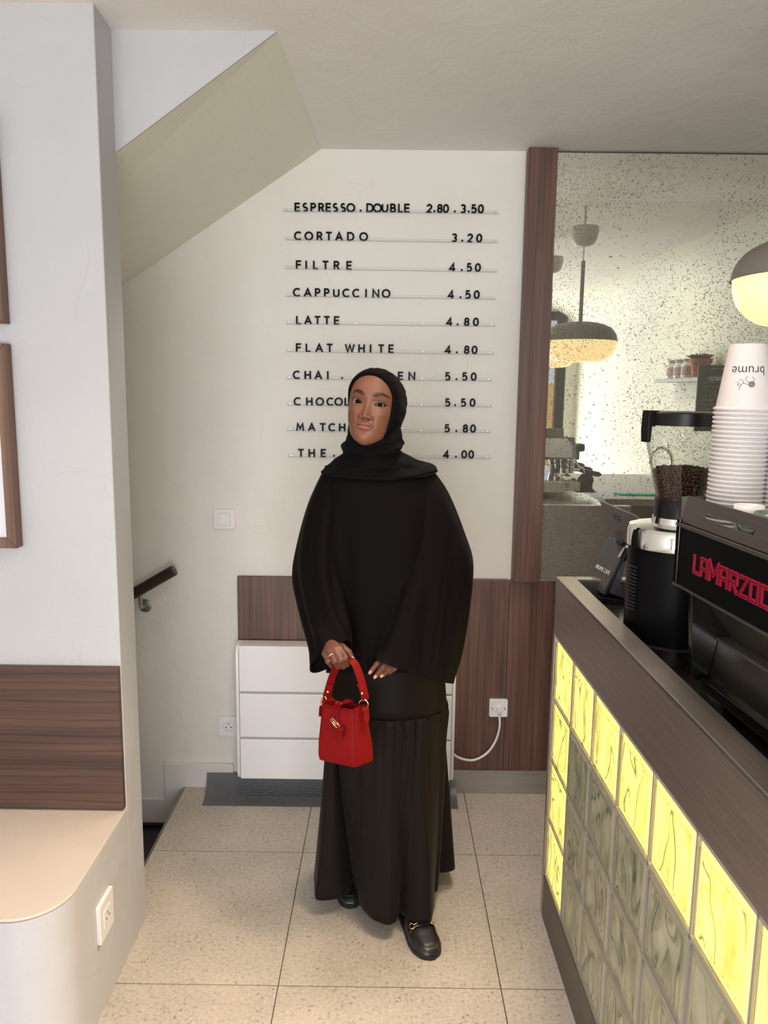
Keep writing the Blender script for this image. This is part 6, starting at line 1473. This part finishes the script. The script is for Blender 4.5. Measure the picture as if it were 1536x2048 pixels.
# ---- shoes: backless leather loafers with a gold bit
def shoe(f0, t0, label=None, bit=True):
    d_ = (t0-f0); L_ = np.linalg.norm(d_); d_ /= L_; s_ = np.array([d_[1], -d_[0], 0]); 
    def W2(s, x, z): return f0+d_*s*L_+s_*x+np.array([0, 0, z])
    def hw(s): return float(np.interp(s, [0, .04, .12, .3, .5, .7, .82, .92, .97, 1.0], [.012, .024, .031, .031, .036, .044, .0435, .034, .023, .006]))
    so1 = MB(); rings = []
    for s in list(np.linspace(0, 1, 30)):
        w_ = hw(s)+.0012; z1 = .012+.010*max(0, .35-s)/.35*(s < .35)
        rings.append([W2(s, x*w_, z) for x, z in ((-1, .002), (-.9, 0), (0, 0), (.9, 0), (1, .002), (1, z1), (0, z1), (-1, z1))])
    so1.loft(rings); sh = obj('shoe', so1, 'shoe_sole', per, world=True, smooth='auto'); sh.name = 'shoe'
    def top(s): return float(np.interp(s, [.36, .5, .6, .7, .8, .9, .96, 1.0], [.070, .066, .060, .049, .041, .034, .027, .014]))
    def sec(s, a, off=0.0):
        w_ = hw(s)-.0005+off; tz = top(s)+off; c, q = math.cos(a), math.sin(a)
        return W2(s, w_*math.copysign(abs(c)**.62, c), .010+(tz-.010)*abs(q)**.85)
    va = MB(); rings = []
    for s in np.linspace(.46, .9985, 34): rings.append([sec(s, math.pi*k/26) for k in range(27)])
    va.loft(rings, closed=False, cap=False)
    up = obj('upper', va, 'shoe_leather', sh, world=False, smooth=True)
    me_ = up.data; 
    for v in me_.vertices: v.co = Vector(v.co)-per.location
    q = up.modifiers.new('t', 'SOLIDIFY'); q.thickness = .002; q.offset = -1
    def sub(name, mb_, mat):
        o = obj(name, centre(mb_, tuple(per.location)), mat, sh, smooth=True); return o
    ap = []
    for k in range(41):
        t = -1+2*k/40; s = .665+.265*(1-abs(t)**3.2); a = math.pi/2+t*0.80*(1 if True else 1)
        ap.append(sec(s, a, .0006))
    sub('apron_seam', MB().tube(ap, .0016, 8), 'shoe_leather')
    st_ = [sec(.672, a, .002) for a in np.linspace(math.radians(20), math.radians(160), 16)]
    sub('saddle_strap', MB().loft([[p+d_*.009, p+d_*.009+np.array([0, 0, .0015]), p-d_*.009+np.array([0, 0, .0015]), p-d_*.009] for p in st_]), 'shoe_leather')
    if bit:
        gd_ = MB()
        for a in (math.radians(62), math.radians(118)):
            c0 = sec(.672, a, .006); nn_ = np.array([0, 0, 1.0])
            e1 = sec(.672, a+.2, .006)-c0; e1 /= np.linalg.norm(e1); e2 = d_
            gd_.tube([c0+e1*.0075*math.cos(q_)+e2*.0105*math.sin(q_) for q_ in np.linspace(0, 2*math.pi*.999, 24)], .0017, 8)
        gd_.tube([sec(.672, a, .0065) for a in np.linspace(math.radians(68), math.radians(112), 9)], [.0022, .0015, .0022, .0015, .0026, .0015, .0022, .0015, .0022], 8)
        sub('gold_bit', gd_, 'gold')
    return sh
shoe(foot_l0, toe_l); shoe(foot_r0, toe_r)
# ================================================================ RED HANDBAG
zb_ = at(634, 1521, 1.945)[2]
FL, FR, BR3 = atz(634, 1520, zb_), atz(712, 1537, zb_), atz(750, 1522, zb_)
bw = FR-FL; bd = BR3-FR; BLc = FL+bd
zt3 = at(641, 1412, 1.945)[2]
print('bag', FL, FR, BR3, np.linalg.norm(bw), np.linalg.norm(bd), zt3-zb_)
bag = thing('handbag', 'small red leather bucket handbag with gold buckle held in her right hand', 'handbag', tuple((FL+BR3)/2))
cen = (FL+BR3)/2; ctop = (at(641, 1411, 1.955)+at(735, 1420, 1.965))/2; ctop[2] = zt3
hb_, hd_ = bw/2, bd/2
bagn = lambda v: v/np.linalg.norm(v)
def bring(z, f_, sw_, sd_, rn=.22, n=64, sag=0.0):
    c = cen*(1-f_)+ctop*f_; c = c.copy(); c[2] = z; out = []
    for k in range(n):
        a = 2*math.pi*k/n; cc, ss = math.cos(a), math.sin(a)
        e = rn; p = c+hb_*sw_*math.copysign(abs(cc)**e, cc)+hd_*sd_*math.copysign(abs(ss)**e, ss)
        p[2] += sag*(abs(cc)**4-0.5); out.append(p)
    return out
Hh = zt3-zb_
prof_b = [(0.0, 0.0, .93, .90, .18), (0.004, .01, .985, .97, .20), (0.02, .1, 1.0, 1.0, .22), (0.055, .35, .985, .95, .24), (0.10, .65, .94, .80, .28), (Hh-.004, .97, .90, .66, .34), (Hh, 1.0, .895, .655, .34)]
rb_ = [bring(zb_+z, f_, a, b, e, sag=(0.010 if z >= Hh-.01 else 0)) for z, f_, a, b, e in prof_b]
rb_s = spl_rings(rb_, 5); bgm = MB(); bgm.loft([list(r) for r in rb_s], cap=False); nb_n = len(rb_s[0]); 
inner = [r*1.0 for r in rb_s[::-1]]; 
bgm.add([tuple(p) for p in rb_s[0]], [tuple(range(nb_n-1, -1, -1))])
bo_ = obj('bag_body', bgm, 'red_leather', bag, world=True, smooth='auto'); q = bo_.modifiers.new('t', 'SOLIDIFY'); q.thickness = .0022; q.offset = -1
ed_ = MB().tube([p+np.array([0, 0, .0006]) for p in list(rb_s[-1])+[rb_s[-1][0]]], .0014, 6); obj('rim_edge', ed_, 'red_edge', bag, world=True, smooth=True)
def brect(z, a, e=.5):      # a point of the bag wall at height z and angle a
    zs2 = [p[0] for p in prof_b]; f_ = np.interp(z, zs2, [p[1] for p in prof_b]); sw_ = np.interp(z, zs2, [p[2] for p in prof_b]); sd_ = np.interp(z, zs2, [p[3] for p in prof_b]); rn = np.interp(z, zs2, [p[4] for p in prof_b])
    c = cen*(1-f_)+ctop*f_; c = c.copy(); c[2] = zb_+z; cc, ss = math.cos(a), math.sin(a)
    return c+hb_*sw_*math.copysign(abs(cc)**rn, cc)+hd_*sd_*math.copysign(abs(ss)**rn, ss)
for a in (-.72, -2.42):
    obj('side_seam', MB().tube([brect(z, a)*1.0 for z in np.linspace(.002, Hh, 16)], .0012, 6), 'red_edge', bag, world=True, smooth=True)
def ribbon(pts, wdir, width, th, n=4):
    P = catmull(pts, n); rings = []
    for i, p in enumerate(P):
        t = P[min(i+1, len(P)-1)]-P[max(i-1, 0)]; t /= np.linalg.norm(t); wd_ = wdir-t*(wdir@t); wd_ /= np.linalg.norm(wd_); nn_ = np.cross(t, wd_)
        w2 = width(i/(len(P)-1)) if callable(width) else width
        rings.append([p+wd_*w2/2*c+nn_*th/2*s for c, s in ((-1, -.6), (-.92, -1), (.92, -1), (1, -.6), (1, .6), (.92, 1), (-.92, 1), (-1, .6))])
    return MB().loft(rings)
gdir = bagn(bd); wdir_ = bagn(bw)
# handle arch
lring = at(646, 1406, 1.985); rring = at(733, 1407, 1.945)
hpts = [at(652, 1396, 1.985), at(657, 1378, 1.985), at(665, 1352, 1.985), at(674, 1334, 1.984), at(687, 1323, 1.982), at(700, 1320, 1.975), at(710, 1328, 1.968), at(719, 1350, 1.958), at(726, 1375, 1.950), at(731, 1397, 1.946)]
wh = bagn(gdir*1.0+wdir_*0.45)
obj('handle', ribbon(hpts, wh, .021, .0042), 'red_leather', bag, world=True, bevel=.0006)
obj('handle_tab', ribbon([at(717, 1370, 1.950), at(722.5, 1372, 1.944), at(728, 1390, 1.940), at(731.5, 1401, 1.942)], wh, lambda t: .0175, .003), 'red_leather', bag, world=True)
obj('handle_tab', ribbon([at(661, 1370, 1.980), at(656, 1385, 1.978), at(651, 1399, 1.980)], wh, .0165, .003), 'red_leather', bag, world=True)
for p in (at(724.0, 1387, 1.932), at(655.5, 1384, 1.971)):
    obj('rivet', MB().sphere(tuple(p), .0032, 14, 8, (1, .6, 1)), 'gold', bag, world=True, smooth=True)
def dring(c, ax1, ax2, r1, r2, nm='gold_ring'):
    obj(nm, MB().tube([c+ax1*r1*math.cos(a)+ax2*r2*math.sin(a) for a in np.linspace(0, 2*math.pi, 29)], .0016, 8, cap=False), 'gold', bag, world=True, smooth=True)
dring(at(727.0, 1409, 1.940), bagn(at(734, 1409, 1.940)-at(720, 1409, 1.945)), np.array([0, 0, 1.0]), .0125, .0135)
dring(at(647, 1402, 1.978), bagn(at(656, 1396, 1.97)-at(643, 1404, 1.98)), np.array([0, 0, 1.0]), .0105, .0125)
obj('side_tab', ribbon([at(728, 1413, 1.943), at(731, 1417, 1.928), at(732.5, 1430, 1.925), at(733.5, 1447, 1.920)], wh, lambda t: .0165 if t < .8 else .0165*max(.25, (1-t)/.2)**.5, .003), 'red_leather', bag, world=True)
obj('side_tab', ribbon([at(648, 1408, 1.983), at(644, 1414, 1.990), at(643, 1432, 1.992)], wh, .015, .003), 'red_leather', bag, world=True)
# closing strap over the mouth, buckle and tongue on the front
fy = lambda z: float((brect(z, -math.pi/2))[1])
def fr(px, py, off=.003):
    z = 0.1
    for _ in range(4):
        Y = fy(z)-off; p = at(px, py, Y); z = min(max(p[2]-zb_, 0), Hh)
    # slant of the front face
    t = (p-(cen+(ctop-cen)*(z/Hh)))@wdir_; Yc = fy(z)+wdir_[1]*t-off
    return at(px, py, Yc)
bk_ = cen*0+ctop+hd_*.6
cs = [bk_+np.array([0, 0, -.015]), bk_+np.array([0, 0, .006]), at(690, 1405, 1.955), at(678, 1407, 1.925), fr(673, 1418, .006), fr(670, 1432, .006), fr(672, 1446, .007), fr(680, 1455, .008)]
obj('closing_strap', ribbon(cs, wdir_, .0175, .003, 5), 'red_leather', bag, world=True)
tg_ = [fr(680, 1452, .010), fr(681, 1462, .010), fr(681, 1474, .008), fr(680, 1486, .006)]
obj('strap_tongue', ribbon(tg_, wdir_, lambda t: .0135 if t < .75 else .0135*max(.2, (1-t)/.25)**.5, .003), 'red_leather', bag, world=True)
obj('strap_loop', ribbon([fr(670, 1457, .013), fr(678, 1458.5, .015), fr(687, 1458, .013)], np.array([0, 0, 1.0]), .0055, .002), 'red_leather', bag, world=True)
obj('strap_loop', ribbon([fr(684, 1452, .010), fr(689, 1459, .011), fr(687, 1472, .008)], wdir_, .004, .002), 'red_edge', bag, world=True)
bc_ = [fr(660, 1439, .012), fr(666, 1436, .012), fr(679, 1452, .012), fr(674, 1457, .012)]
obj('buckle', MB().tube(bc_+[bc_[0]], .0017, 8).tube([fr(663, 1438, .013), fr(673, 1450, .014)], .0013, 6), 'gold', bag, world=True, smooth=True)
